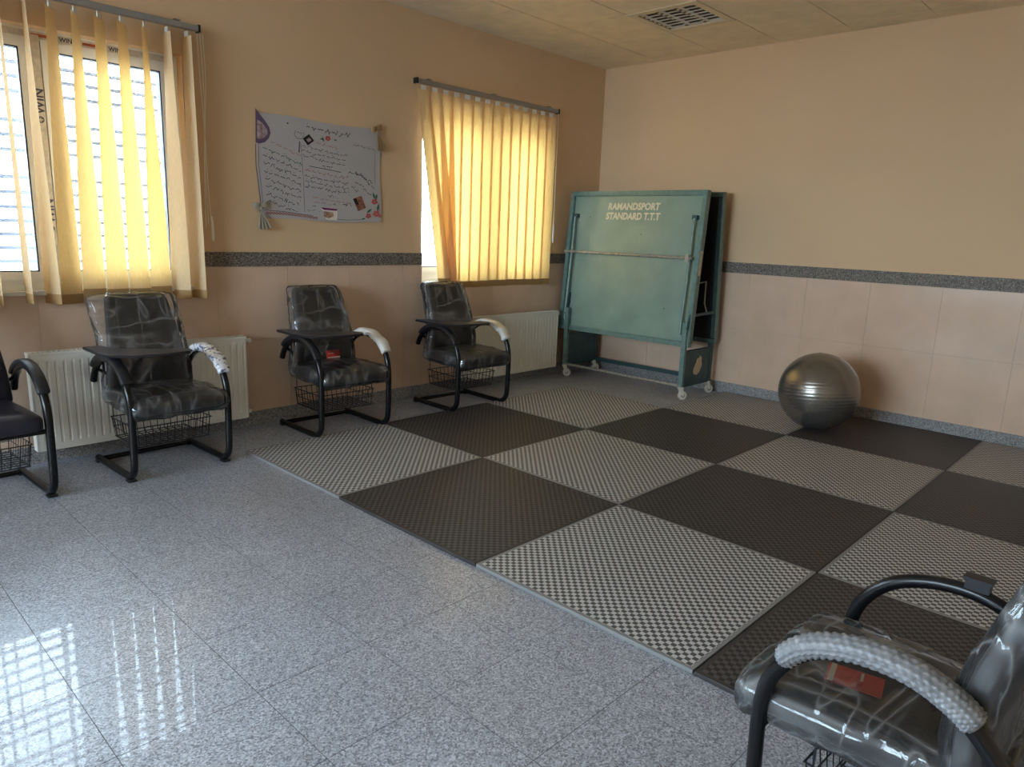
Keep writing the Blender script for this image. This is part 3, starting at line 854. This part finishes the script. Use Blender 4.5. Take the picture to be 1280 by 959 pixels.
    if tablet:
        tb = obj('writing_tablet', MB().prism(tablet_poly(), 0.652, 0.664), 'tablet_top', root)
        ed = MB(); pl = tablet_poly(); ed.tube([(x, y, 0.656) for x, y in pl] + [(pl[0][0], pl[0][1], 0.656)], 0.0085, 6)
        obj('edge_strip', ed, 'chair_plastic', tb, True)
        sp = MB().bar((-HW, -0.10, 0.628), (-HW, 0.08, 0.628), 0.03, 0.045); sp.tube([(-HW, -0.02, 0.640), (-0.06, -0.15, 0.645)], 0.009, 8)
        obj('tablet_support', sp, 'chair_tube', root, True)
    if wrapped:
        sd = seed
        def sfn(p):
            q = seat_fn(p); d = wrap_noise(q, 0.011, sd, 10)
            n_ = Vector((q.x / 0.24 * 0.6, (q.y) / 0.26 * 0.6, math.copysign(1, q.z) if abs(q.z) > 0.03 else 0))
            if n_.length > 1e-6: n_.normalize()
            return q + n_ * (d + 0.004)
        o_ = obj('seat_wrap', MB().rbox((0, -0.045 - seat_fwd / 2, 0.393), (0.480, 0.520 + seat_fwd, 0.100), 0.040, 26, sfn), 'plastic_wrap', root, 'all')
        o_['label'] = 'crinkled clear plastic over the seat'
        def bfn(p):
            q = back_fn(p); t = (p.z + 0.26) / 0.52
            d = wrap_noise(q, 0.012, sd + 2, 9)
            q.y += (d + 0.006) * (1 if p.y > 0 else -1)
            q.x += math.copysign(1, q.x) * abs(wrap_noise(q, 0.012, sd + 3, 8)) * min(1, abs(q.x) / 0.15)
            if loose and t > 0.35:
                q.x += math.copysign(loose * (t - 0.35) * (1.25 if q.x < 0 else 0.6), q.x) * min(1, abs(q.x) / 0.12) ** 2
                q.z -= 0.02 * loose * 5 * (abs(q.x) / 0.2) ** 2
            return q
        o_ = obj('back_wrap', MB().rbox((0, 0.155, 0.668), (0.452, 0.082, 0.55), 0.036, 28, bfn), 'plastic_wrap', root, 'all')
        o_['label'] = 'crinkled clear plastic bag over the backrest'
    if card:
        (cx, cy, cz), (w_, h_), rot = card
        R = Matrix.Rotation(rot[2], 3, 'Z') @ Matrix.Rotation(rot[0], 3, 'X')
        c_ = obj('label_card', MB().box((cx, cy, cz), (w_, h_, 0.004), R), 'card_red', root); c_['label'] = 'red printed card under the plastic'
        strip = MB().box(Vector((cx, cy, cz)) + R @ Vector((0, -h_ * 0.40, 0.003)), (w_ * 0.96, h_ * 0.10, 0.002), R)
        strip.box(Vector((cx, cy, cz)) + R @ Vector((-w_ * 0.2, h_ * 0.12, 0.003)), (w_ * 0.4, h_ * 0.05, 0.002), R)
        obj('print_strip', strip, 'card_cream', c_)
    return root

CG = 'black cantilever chairs with writing tablets'
make_chair('bare navy leather chair cut off by the left edge of the photo', (-1.285, 0.130, 0), math.radians(3), 1, 'navy_leather', False, True, 'pad', 'pad', group=CG)
make_chair('plastic-wrapped grey chair with printed wrap on its armrest, before the left radiator', (-0.415, 0.130, 0), math.radians(2), 2, 'grey_leather', True, True, 'printed_wrap', 'pad', group=CG, loose=0.10)
make_chair('plastic-wrapped grey chair with a red card on its seat, below the poster', (0.735, 0.188, 0), math.radians(-1), 3, 'grey_leather', True, True, 'foam_wrap', 'pad',
           card=((0.055, 0.098, 0.482), (0.105, 0.055), (math.radians(78), 0, 0.05)), group=CG, loose=0.02)
make_chair('plastic-wrapped grey chair with its tablet down, below the closed yellow blind', (1.868, 0.160, 0), math.radians(-2), 4, 'grey_leather', True, True, 'foam_wrap', 'pad', group=CG, loose=0.03)
make_chair('plastic-wrapped chair with bubble wrapped armrest in the near right corner', (-0.260, -3.668, 0.0), math.radians(177.2), 5, 'grey_leather', True, False, 'bubble', 'none',
           card=((0.07, -0.13, 0.447), (0.085, 0.125), (0, 0, 0.25)), scale=0.915, group=CG, loose=0.05, bracket=True, seat_fwd=0.045)

# ================================================================== FOAM MATS
mat_mb = MB().rbox((0, 0, 0.0), (0.997, 0.997, 0.018), 0.004, 4)
mesh_l = mat_mb.mesh('floor_mat', 'foam_light', True)
mesh_d = mat_mb.mesh('floor_mat', 'foam_dark', True)
MAT_LABEL = {
    (0, 0): 'light grey checked foam mat at the left corner of the mat field', (1, 0): 'black foam mat in the front row, second from the left corner',
    (2, 0): 'large light grey foam mat in the middle of the front row', (3, 0): 'black foam mat under the near wrapped chair',
    (0, 1): 'black foam mat in front of the chair with the red card', (1, 1): 'light grey foam mat, second row, second from the window side',
    (2, 1): 'black foam mat in the centre of the mat field', (3, 1): 'light grey foam mat behind the near wrapped chair',
    (0, 2): 'light grey foam mat in front of the folded table and radiator', (1, 2): 'black foam mat in front of the folded table',
    (2, 2): 'light grey foam mat in front of the silver ball', (3, 2): 'black foam mat cut off by the right edge of the photo',
    (1, 3): 'greyish foam mat between the folded table casters and the silver ball', (2, 3): 'black foam mat under the silver ball by the right wall',
    (3, 3): 'greyish foam mat at the right edge against the wall'}
for (i, j), lab in MAT_LABEL.items():
    o = obj('floor_mat', mesh_l if (i + j) % 2 == 0 else mesh_d)
    o.location = (j + 0.5 + random.uniform(-1, 1) * 0.0015, -i - 0.5 + random.uniform(-1, 1) * 0.0015, 0.0095)
    tag(o, lab, 'mat', 'interlocking foam floor mats')

# ================================================================== EXERCISE BALL
prof = []
R_ = 0.278
nst = 150
for k in range(nst + 1):
    a = -math.pi / 2 + math.pi * k / nst
    r_ = R_
    for g in (-0.36, -0.27, -0.18, -0.09, 0.0, 0.09, 0.18, 0.27):
        r_ -= 0.0016 * math.exp(-((a - g) / 0.012) ** 2)
    if k in (0, nst): prof.append((0.002, r_ * math.sin(a)))
    else: prof.append((r_ * math.cos(a), r_ * math.sin(a)))
ball = thing('exercise_ball', 'shiny silver grey exercise ball on the black mat by the right wall', 'ball', (3.349, -2.061, 0.0185))
obj('ball_body', MB().lathe(prof, (0, 0, R_), 72, (0.05, 0.10, 1)), 'ball_rubber', ball, 'all')
pa = Vector((0.05, 0.10, 1)).normalized()
obj('valve_plug', MB().lathe([(0.011, 0), (0.011, 0.002), (0.006, 0.004)], pa * (R_ - 0.001) + Vector((0, 0, R_)), 12, pa), 'caster_hub', ball, True)

# ================================================================== FOLDED TABLE TENNIS TABLE
TX, TY = 3.66, -0.2125
tt = thing('table_tennis_table', 'folded green table tennis table on a wheeled frame in the corner', 'table', (TX, TY, 0))
PWD, PHT, PTH = 1.425, 1.29, 0.062
def panel_map(side):
    # side -1: the half facing the room ; +1: the half facing the wall
    if side < 0: bx, tx = 3.432 - TX, 3.532 - TX
    else: bx, tx = 3.935 - TX, 3.850 - TX
    d = Vector((tx - bx, 0, 1.285)).normalized()
    nrm = Vector((d.z, 0, -d.x)) * (1 if side > 0 else -1)     # outward
    org = Vector((bx, 0, 0.452))
    def mp(p):   # p = (u across, outward depth w, v height)
        return org + Vector((0, -p[0], 0)) + d * p[2] + nrm * p[1]
    return mp
def pbox(mb, mp, a, b):
    vs = [mp((x, y, z)) for x in (a[0], b[0]) for y in (a[1], b[1]) for z in (a[2], b[2])]
    return mb.add(vs, [(0, 1, 3, 2), (4, 6, 7, 5), (0, 4, 5, 1), (2, 3, 7, 6), (0, 2, 6, 4), (1, 5, 7, 3)])
for side in (-1, 1):
    mp = panel_map(side)
    h = PWD / 2
    board = pbox(MB(), mp, (-h + 0.004, -PTH, 0.004), (h - 0.004, -PTH + 0.022, PHT - 0.004))
    bo = obj('playing_board', board, 'table_black', tt)
    sheet = pbox(MB(), mp, (-h + 0.03, -PTH + 0.022, 0.03), (h - 0.03, -0.030, PHT - 0.03))
    obj('steel_sheet', sheet, 'teal_paint', tt)
    fw = 0.042
    for nm, a, b in (('frame_rail', (-h, -PTH, PHT - fw), (h, 0, PHT)), ('frame_rail', (-h, -PTH, 0), (h, 0, fw)),
                     ('frame_stile', (-h, -PTH, fw), (-h + fw, 0, PHT - fw)), ('frame_stile', (h - fw, -PTH, fw), (h, 0, PHT - fw))):
        me = pbox(MB(), mp, a, b).mesh(nm, 'teal_frame')
        bm = bmesh.new(); bm.from_mesh(me); bmesh.ops.bevel(bm, geom=bm.edges[:], offset=0.004, segments=2, affect='EDGES'); bm.to_mesh(me); bm.free()
        obj(nm, me, None, tt)
    # folded leg frame lying against the sheet
    for s in (-1, 1):
        lg = MB(); x = s * (h - 0.085)
        lg.tube([mp((x, 0.006, 1.06)), mp((x, 0.010, 0.55)), mp((x, 0.018, 0.10))], 0.013, 8)
        obj('folded_leg', lg, 'teal_frame', tt, True)
        hg = pbox(MB(), mp, (x - 0.022, -0.03, 1.05), (x + 0.022, 0.014, 1.085))
        obj('leg_hinge', hg, 'teal_dark', tt)
    xb_ = MB().tube([mp((-h + 0.012, 0.022, 0.735)), mp((h - 0.05, 0.022, 0.735))], 0.0125, 10)
    obj('leg_cross_bar', xb_, 'bare_steel', tt, True)
    if side < 0:
        cl = pbox(MB(), mp, (h - 0.112, -0.005, 0.70), (h - 0.080, 0.040, 0.765)); obj('bar_clamp', cl, 'bare_steel', tt)
        cl = pbox(MB(), mp, (-h + 0.02, -0.005, 0.72), (-h + 0.045, 0.034, 0.75)); obj('bar_clamp', cl, 'bare_steel', tt)
        # stencilled lettering on the sheet
        for k, (tx_, vz, wdt) in enumerate((('RAMANDSPORT', 1.130, 0.55), ('STANDARD T.T.T', 1.045, 0.575))):
            mb = text_mesh(tx_, 0.082, shear=0.10, offset=0.0034, spacing=1.0)
            xs_ = [p[0] for p in mb.v]; sc = wdt / (max(xs_) - min(xs_)); x0 = min(xs_)
            u0 = -0.285 if k == 0 else -0.300
            # u runs along -y, i.e. to the right as seen from the room
            mb.v = [tuple(mp((u0 + (p[0] - x0) * sc, -0.0285, vz + p[1]))) for p in mb.v]
            obj('lettering', mb, 'stencil_cream', tt)
        dots = MB()
        for uu, vv in ((-0.48, 1.06), (0.1, 0.92), (0.42, 0.30)):
            dots.tube([mp((uu, -0.031, vv)), mp((uu, -0.0275, vv))], 0.006, 8)
        obj('rivet', dots, 'teal_dark', tt)
        st = pbox(MB(), mp, (h - 0.001, -0.045, 0.60), (h + 0.001, -0.012, 0.80)); obj('worn_sticker', st, 'sticker_rest', tt)
# wheeled frame
YS = (-0.675, 0.60)      # local y of the end plates (right end, left end)
for ys in YS:
    pl = MB().lohi((-0.225, ys - 0.012, 0.125), (0.225, ys + 0.012, 0.405))
    obj('end_plate', pl, 'teal_dark', tt)
    rim = MB()
    rim.lohi((-0.245, ys - 0.02, 0.105), (-0.215, ys + 0.02, 0.66)); 
    obj('frame_post', rim, 'teal_frame', tt)
    rim = MB().lohi((0.215, ys - 0.02, 0.105), (0.245, ys + 0.02, 0.47))
    obj('frame_post', rim, 'teal_dark', tt)
    rim = MB().lohi((-0.215, ys - 0.016, 0.105), (0.215, ys + 0.016, 0.128)); rim.lohi((-0.215, ys - 0.016, 0.40), (0.215, ys + 0.016, 0.415))
    obj('plate_edge', rim, 'teal_dark', tt)
    lk = MB().bar((-0.235, ys - (0.02 if ys < 0 else -0.02), 0.60), (-0.165, ys - (0.02 if ys < 0 else -0.02), 0.80), 0.012, 0.03)
    obj('pivot_link', lk, 'teal_dark', tt)
    sb = MB().bar((-0.20, ys - 0.02 if ys < 0 else ys + 0.02, 0.715), (0.24, ys - 0.02 if ys < 0 else ys + 0.02, 0.725), 0.014, 0.022)
    obj('side_link', sb, 'teal_dark', tt)
st = [(-0.055, 0.205), (-0.005, 0.19), (0.045, 0.215), (0.075, 0.27), (0.062, 0.315), (0.068, 0.335), (0.03, 0.36), (0.022, 0.338), (-0.01, 0.335), (-0.03, 0.29), (-0.062, 0.245)]
obj('worn_sticker', MB().prism(st, -0.0145 + YS[0], -0.012 + YS[0], lambda p: Vector((p.x, p.z, p.y))), 'sticker_rest', tt)
obj('long_rail', MB().tube([(-0.235, YS[0], 0.118), (-0.235, YS[1], 0.118)], 0.012, 8), 'bare_steel', tt, True)
obj('long_rail', MB().lohi((0.218, YS[0], 0.105), (0.242, YS[1], 0.14)), 'teal_dark', tt)
hk = MB().tube([(-0.02, YS[0] + 0.02, 0.98), (0.08, YS[0] + 0.02, 0.99), (0.085, YS[0] + 0.02, 0.80), (0.10, YS[0] + 0.0, 0.73)], 0.006, 8)
obj('safety_hook', hk, 'bare_steel', tt, True)
def caster(x, y, ang):
    r_ = Matrix.Rotation(ang, 3, 'Z')
    def T(p): return r_ @ Vector(p) + Vector((x, y, 0))
    fk = MB()
    for s in (-1, 1):
        fk.prism([(-0.018, 0.108), (0.020, 0.108), (0.034, 0.034), (0.016, 0.034)], s * 0.020 - 0.0015, s * 0.020 + 0.0015, lambda p: T((p.x, p.z, p.y)))
    fk.add([T(q) for q in [(-0.02, -0.022, 0.103), (0.022, -0.022, 0.103), (0.022, 0.022, 0.103), (-0.02, 0.022, 0.103), (-0.02, -0.022, 0.11), (0.022, -0.022, 0.11), (0.022, 0.022, 0.11), (-0.02, 0.022, 0.11)]],
           [(3, 2, 1, 0), (4, 5, 6, 7), (0, 1, 5, 4), (1, 2, 6, 5), (2, 3, 7, 6), (3, 0, 4, 7)])
    f_ = obj('caster_fork', fk, 'caster_white', tt)
    wh = MB().lathe([(0.020, -0.014), (0.034, -0.014), (0.0385, -0.008), (0.0385, 0.008), (0.034, 0.014), (0.020, 0.014)], T((0.025, 0, 0.0385)), 20, r_ @ Vector((0, 1, 0)))
    obj('caster_wheel', wh, 'caster_white', f_, True)
    hb = MB().lathe([(0.016, -0.018), (0.016, 0.018)], T((0.025, 0, 0.0385)), 14, r_ @ Vector((0, 1, 0)))
    obj('caster_hub', hb, 'caster_hub', f_, True)
caster(-0.235, YS[0], math.radians(-35)); caster(0.215, YS[0], math.radians(-150 + 120)); caster(-0.235, YS[1], math.radians(-60)); caster(0.215, YS[1], math.radians(-40))

# ================================================================== CEILING LIGHT FIXTURE
cf = thing('ceiling_fixture', 'square recessed louvre light fixture in the ceiling', 'ceiling light', (FX0 + CP / 2, FY0 + CP / 2, ZC))
h = CP / 2
fr = MB(); e = 0.055
for a, b in (((-h, -h), (h, -h + e)), ((-h, h - e), (h, h)), ((-h, -h + e), (-h + e, h - e)), ((h - e, -h + e), (h, h - e))):
    fr.lohi((a[0], a[1], -0.006), (b[0], b[1], 0.012))
obj('fixture_frame', fr, 'fixture_white', cf)
ty = MB(); q = h - e
ty.lohi((-q, -q, 0.075), (q, q, 0.08))
for a, b in (((-q - 0.004, -q), (-q, q)), ((q, -q), (q + 0.004, q)), ((-q, -q - 0.004), (q, -q)), ((-q, q), (q, q + 0.004))): ty.lohi((a[0], a[1], 0.01), (b[0], b[1], 0.08))
obj('tray', ty, 'fixture_white', cf)
ch = 2 * q / 3
for k in range(3):
    y0 = -q + ch * k
    def rfl(u, v, y0=y0):
        return Vector((-q + 2 * q * u, y0 + 0.012 + (ch - 0.024) * v, 0.005 + 0.016 * math.sin(math.pi * v)))
    obj('reflector', MB().grid(rfl, 2, 12), 'fixture_mirror', cf, 'all')
for k in range(4):
    y = -q + ch * k
    obj('divider', MB().lohi((-q, y - 0.010, 0.004), (q, y + 0.010, 0.03)), 'fixture_white', cf)
    dk = MB()
    for n in range(8): dk.lohi((-q + 0.02 + n * (2 * q - 0.055) / 7, y - 0.011, 0.001), (-q + 0.036 + n * (2 * q - 0.055) / 7, y + 0.011, 0.004))
    obj('divider_slot', dk, 'fixture_dark', cf)
for n in range(7):
    x = -q + 2 * q * (n + 0.5) / 7
    obj('louvre_blade', MB().lohi((x - 0.001, -q, 0.002), (x + 0.001, q, 0.010)), 'fixture_mirror', cf)

# ================================================================== POSTER
PXC, PZ0 = 0.90, 1.375
po = thing('poster', 'hand lettered paper poster with flowers and pasted pictures on the window wall', 'poster', (PXC, YL - 0.006, PZ0))
PW, PH = 0.955, 0.655
def warp(x, z):
    return -0.0035 - 0.0025 * math.sin(x * 7 + z * 3) - 0.002 * math.sin(z * 11)
def pp(u, v, lift=0.0):
    x = -PW / 2 + PW * u + 0.004 * math.sin(v * 9) ; z = PH * v + 0.006 * math.sin(u * 8)
    return Vector((x, warp(x, z) - lift, z))
sheet = MB().grid(lambda u, v: pp(u, v), 24, 18)
sheet.grid(lambda u, v: pp(u, v) + Vector((0, 0.0008, 0)), 24, 18)
obj('paper_sheet', sheet, 'paper', po, 'all')
# crop coordinates of the poster in a 1110 x 959 enlargement -> sheet (u, v)
def cu(cx, cy):
    v = (842 - cy) / 682.0
    xl = 122 + (cy - 150) * 0.075; xr = 918 + (cy - 190) * 0.02
    return ((cx - xl) / (xr - xl), v)
def stroke(mb, pts, wdt, lift=0.0015):
    P = [pp(u, v, lift) for u, v in pts]
    for a, b in zip(P[:-1], P[1:]):
        d = b - a
        if d.length < 1e-6: continue
        n_ = Vector((-d.z, 0, d.x)).normalized() * wdt / 2
        mb.add([a - n_, b - n_, b + n_, a + n_], [(0, 1, 2, 3)])
def hand_line(mb, p0, p1, hgt, wdt, rng):
    """a line of cursive script from p0 to p1 (crop px)"""
    u0, v0 = cu(*p0); u1, v1 = cu(*p1)
    du, dv = (u1 - u0) * PW, (v1 - v0) * PH
    Ln = math.hypot(du, dv); t = 0.0
    ex, ez = du / Ln, dv / Ln
    while t < Ln:
        wl_ = rng.uniform(0.022, 0.05); n = max(3, int(wl_ / 0.007)); pts = []
        for k in range(n + 1):
            s = t + wl_ * k / n
            y = hgt * (0.15 + (0.45 if k % 2 else 0.0) * rng.uniform(0.4, 1.0))
            r = rng.random()
            if r < 0.16: y = hgt * rng.uniform(0.8, 1.1)
            elif r > 0.88: y = -hgt * rng.uniform(0.2, 0.5)
            if s > Ln: break
            x_, z_ = ex * s - ez * y, ez * s + ex * y
            pts.append((u0 + x_ / PW, v0 + z_ / PH))
        if len(pts) > 1: stroke(mb, pts, wdt)
        if rng.random() < 0.6:
            s = t + wl_ * rng.uniform(0.2, 0.8); y = hgt * rng.choice((-0.45, 1.15))
            x_, z_ = ex * s - ez * y, ez * s + ex * y
            stroke(mb, [(u0 + x_ / PW, v0 + z_ / PH), (u0 + x_ / PW + 0.004, v0 + z_ / PH)], wdt * 1.6)
        t += wl_ + rng.uniform(0.006, 0.012)
rng = random.Random(21)
ink = {k: MB() for k in ('ink_black', 'ink_grey', 'ink_red', 'ink_teal', 'ink_purple', 'ink_magenta')}
hand_line(ink['ink_black'], (415, 215), (705, 228), 0.022, 0.0042, rng)
hand_line(ink['ink_grey'], (725, 292), (875, 318), 0.016, 0.0032, rng)
for k, (a, b) in enumerate((((400, 345), (690, 372)), ((398, 378), (680, 405)), ((405, 412), (682, 440)))): hand_line(ink['ink_grey'], a, b, 0.015, 0.0034, rng)
hand_line(ink['ink_black'], (530, 458), (595, 462), 0.013, 0.0034, rng)
stroke(ink['ink_black'], [cu(450, 470), cu(550, 474), cu(650, 486)], 0.0035)
hand_line(ink['ink_red'], (425, 505), (705, 528), 0.017, 0.0034, rng)
hand_line(ink['ink_red'], (480, 308), (620, 326), 0.014, 0.0030, rng)
for a, b in (((425, 545), (712, 568)), ((425, 578), (705, 604)), ((425, 612), (708, 638))): hand_line(ink['ink_grey'], a, b, 0.016, 0.0036, rng)
hand_line(ink['ink_teal'], (565, 660), (620, 664), 0.012, 0.003, rng)
for a, b in (((470, 680), (700, 706)),): hand_line(ink['ink_red'], a, b, 0.008, 0.0028, rng)
hand_line(ink['ink_red'], (480, 715), (620, 722), 0.010, 0.0026, rng)
hand_line(ink['ink_teal'], (600, 718), (632, 722), 0.010, 0.003, rng)
hand_line(ink['ink_red'], (215, 345), (390, 415), 0.010, 0.0028, rng)
for k in range(8):
    y0 = 385 + k * 50
    x0 = 172 + k * 5
    hand_line(ink['ink_teal' if k == 0 else 'ink_grey'], (x0, y0), (405 if k < 6 else 390, min(800, y0 + 92 - 4 * k)), 0.018, 0.0036, rng)
for a, b in (((700, 490), (800, 500)), ((785, 505), (880, 600)), ((745, 555), (810, 590)), ((800, 600), (855, 655)), ((720, 580), (760, 630)), ((750, 490), (870, 560))): hand_line(ink['ink_black'], a, b, 0.014, 0.0034, rng)
hand_line(ink['ink_black'], (662, 718), (722, 716), 0.015, 0.004, rng)
hand_line(ink['ink_teal'], (440, 778), (500, 772), 0.010, 0.0028, rng); hand_line(ink['ink_teal'], (470, 745), (500, 740), 0.010, 0.0028, rng)
stroke(ink['ink_purple'], [cu(130, 362), cu(142, 500), cu(158, 640), cu(176, 770)], 0.004)
stroke(ink['ink_purple'], [cu(148, 362), cu(158, 500), cu(172, 640), cu(188, 780)], 0.003)
stroke(ink['ink_grey'], [cu(388, 330), cu(415, 560), cu(428, 790)], 0.0025)
stroke(ink['ink_grey'], [cu(880, 310), cu(884, 450), cu(884, 560)], 0.0025)
stroke(ink['ink_grey'], [cu(630, 820), cu(700, 825), cu(800, 822)], 0.003)
stroke(ink['ink_grey'], [cu(195, 788), cu(300, 796), cu(480, 808)], 0.003)
stroke(ink['ink_grey'], [cu(380, 315), cu(382, 390)], 0.008)
for k in range(17):
    c = (212 + k * 18, 806 + k * 1.0)
    stroke(ink['ink_red'], [cu(c[0], c[1] - 8), cu(c[0] + 8, c[1]), cu(c[0], c[1] + 8), cu(c[0] - 8, c[1]), cu(c[0], c[1] - 8)], 0.0045)
# outline of a small cup shape beside the black photo
stroke(ink['ink_grey'], [cu(352, 245), cu(345, 275), cu(362, 298), cu(392, 296), cu(402, 270), cu(398, 248)], 0.003)
hand_line(ink['ink_grey'], (360, 262), (396, 264), 0.012, 0.003, rng)
for k, mb in ink.items():
    if mb.v: obj('handwriting', mb, k, po)['kind'] = 'stuff'
def patch(name, poly, mat, lift=0.002, parent=po, closed=True):
    P = [pp(*cu(*p), lift) for p in poly]; n = len(P)
    Q = [p + Vector((0, 0.0012, 0)) for p in P]
    mb = MB().add(P + Q, [tuple(range(n)), tuple(reversed(range(n, 2 * n)))] + [(k, n + k, n + (k + 1) % n, (k + 1) % n) for k in range(n)])
    return obj(name, mb, mat, parent)
drop = [(118, 138), (145, 175), (175, 215), (198, 250), (208, 285), (200, 320), (180, 348), (150, 358), (130, 352), (122, 250)]
patch('drop_picture', drop, 'ink_purple', 0.003)
patch('drop_picture_inner', [(128, 205), (160, 230), (185, 262), (190, 292), (178, 318), (150, 330), (134, 322)], 'photo_pink', 0.0042)
patch('diamond_photo', [(432, 256), (467, 294), (430, 333), (396, 292)], 'photo_black', 0.003)
patch('diamond_photo_inner', [(434, 278), (450, 294), (432, 312), (418, 296)], 'photo_pink', 0.0042)
patch('pasted_photo', [(728, 672), (785, 648), (818, 738), (765, 760)], 'photo_brown', 0.003)
patch('pasted_photo_dark', [(728, 672), (748, 664), (770, 715), (745, 710)], 'photo_black', 0.0042)  # black area along the left side of the pasted picture
patch('pasted_picture', [(522, 745), (628, 750), (630, 828), (560, 826), (555, 790)], 'card_cream', 0.003)
patch('picture_stripe', [(522, 744), (628, 748), (622, 760), (540, 760)], 'ink_magenta', 0.0042)
patch('picture_motif', [(540, 768), (600, 772), (606, 800), (575, 818), (545, 806)], 'photo_tan', 0.0042)
def flower(c, r):
    mb = MB()
    for k in range(5):
        a = 2 * math.pi * k / 5 + 0.3
        cx, cy = c[0] + math.cos(a) * r * 0.7, c[1] + math.sin(a) * r * 0.7
        P = [pp(*cu(cx + math.cos(t) * r * 0.55, cy + math.sin(t) * r * 0.55), 0.003) for t in [2 * math.pi * q / 8 for q in range(8)]]
        mb.add(P, [tuple(range(8))])
    obj('flower', mb, 'petal_red', po)
for c, r in (((878, 690), 18), ((893, 778), 20), ((838, 796), 16), ((552, 262), 15), ((918, 795), 10)): flower(c, r)
def leaf(a, b, w_):
    dx, dy = b[0] - a[0], b[1] - a[1]; Ln = math.hypot(dx, dy); nx, ny = -dy / Ln * w_, dx / Ln * w_
    m_ = ((a[0] + b[0]) / 2, (a[1] + b[1]) / 2)
    patch('leaf', [a, (m_[0] + nx, m_[1] + ny), b, (m_[0] - nx, m_[1] - ny)], 'leaf_green', 0.0028)
for a, b, w_ in (((868, 620), (880, 672), 7), ((900, 630), (884, 676), 6), ((910, 700), (900, 765), 9), ((860, 742), (825, 775), 8), ((590, 262), (612, 270), 5), ((500, 270), (532, 276), 6), ((790, 822), (822, 812), 6), ((515, 255), (528, 292), 5)): leaf(a, b, w_)
obj('pin', MB().lathe([(0.005, 0), (0.006, 0.003), (0.003, 0.006)], pp(*cu(302, 210), 0.001), 10, (0, -1, 0)), 'ink_grey', po, True)

def make_bow(label, c, mat, knot_up, ang, size=1.0):
    root = thing('ribbon_bow', label, 'bow', (c[0], YL - 0.012, c[1]))
    Rm_ = Matrix.Rotation(ang, 3, 'Y')
    def fan(n0, n1, L0, spread, ph):
        def f(u, v):
            a = (u - 0.5) * spread
            r_ = 0.008 + L0 * v
            return Rm_ @ (Vector((math.sin(a) * r_, -0.012 - 0.014 * v * math.sin(u * 22 + ph) - 0.008 * v, -math.cos(a) * r_)) * size)
        return f
    obj('tail', MB().grid(fan(0, 0, 0.105, 0.75, 0.4), 26, 8), mat, root, 'all')
    def loop(sgn):
        def f(u, v):
            t = u * 2 * math.pi
            return Rm_ @ (Vector((sgn * (0.022 - 0.022 * math.cos(t)), -0.014 - 0.010 * math.sin(t) * (0.5 + v), 0.028 * (v - 0.5) * (0.4 + abs(math.sin(t / 2))) + 0.02)) * size)
        return f
    for s in (-1, 1): obj('loop', MB().grid(loop(s), 20, 6), mat, root, 'all')
    obj('knot', MB().rbox(Rm_ @ Vector((0, -0.014 * size, 0.004)), (0.018 * size, 0.020 * size, 0.020 * size), 0.008 * size, 5), mat, root, 'all')
make_bow('tan ribbon bow at the upper right corner of the poster', (1.335, 2.015), 'tulle_tan', True, math.radians(-18), 1.15)
make_bow('pale ribbon bow at the lower left corner of the poster', (0.425, 1.435), 'tulle_pale', False, math.radians(-8), 1.15)
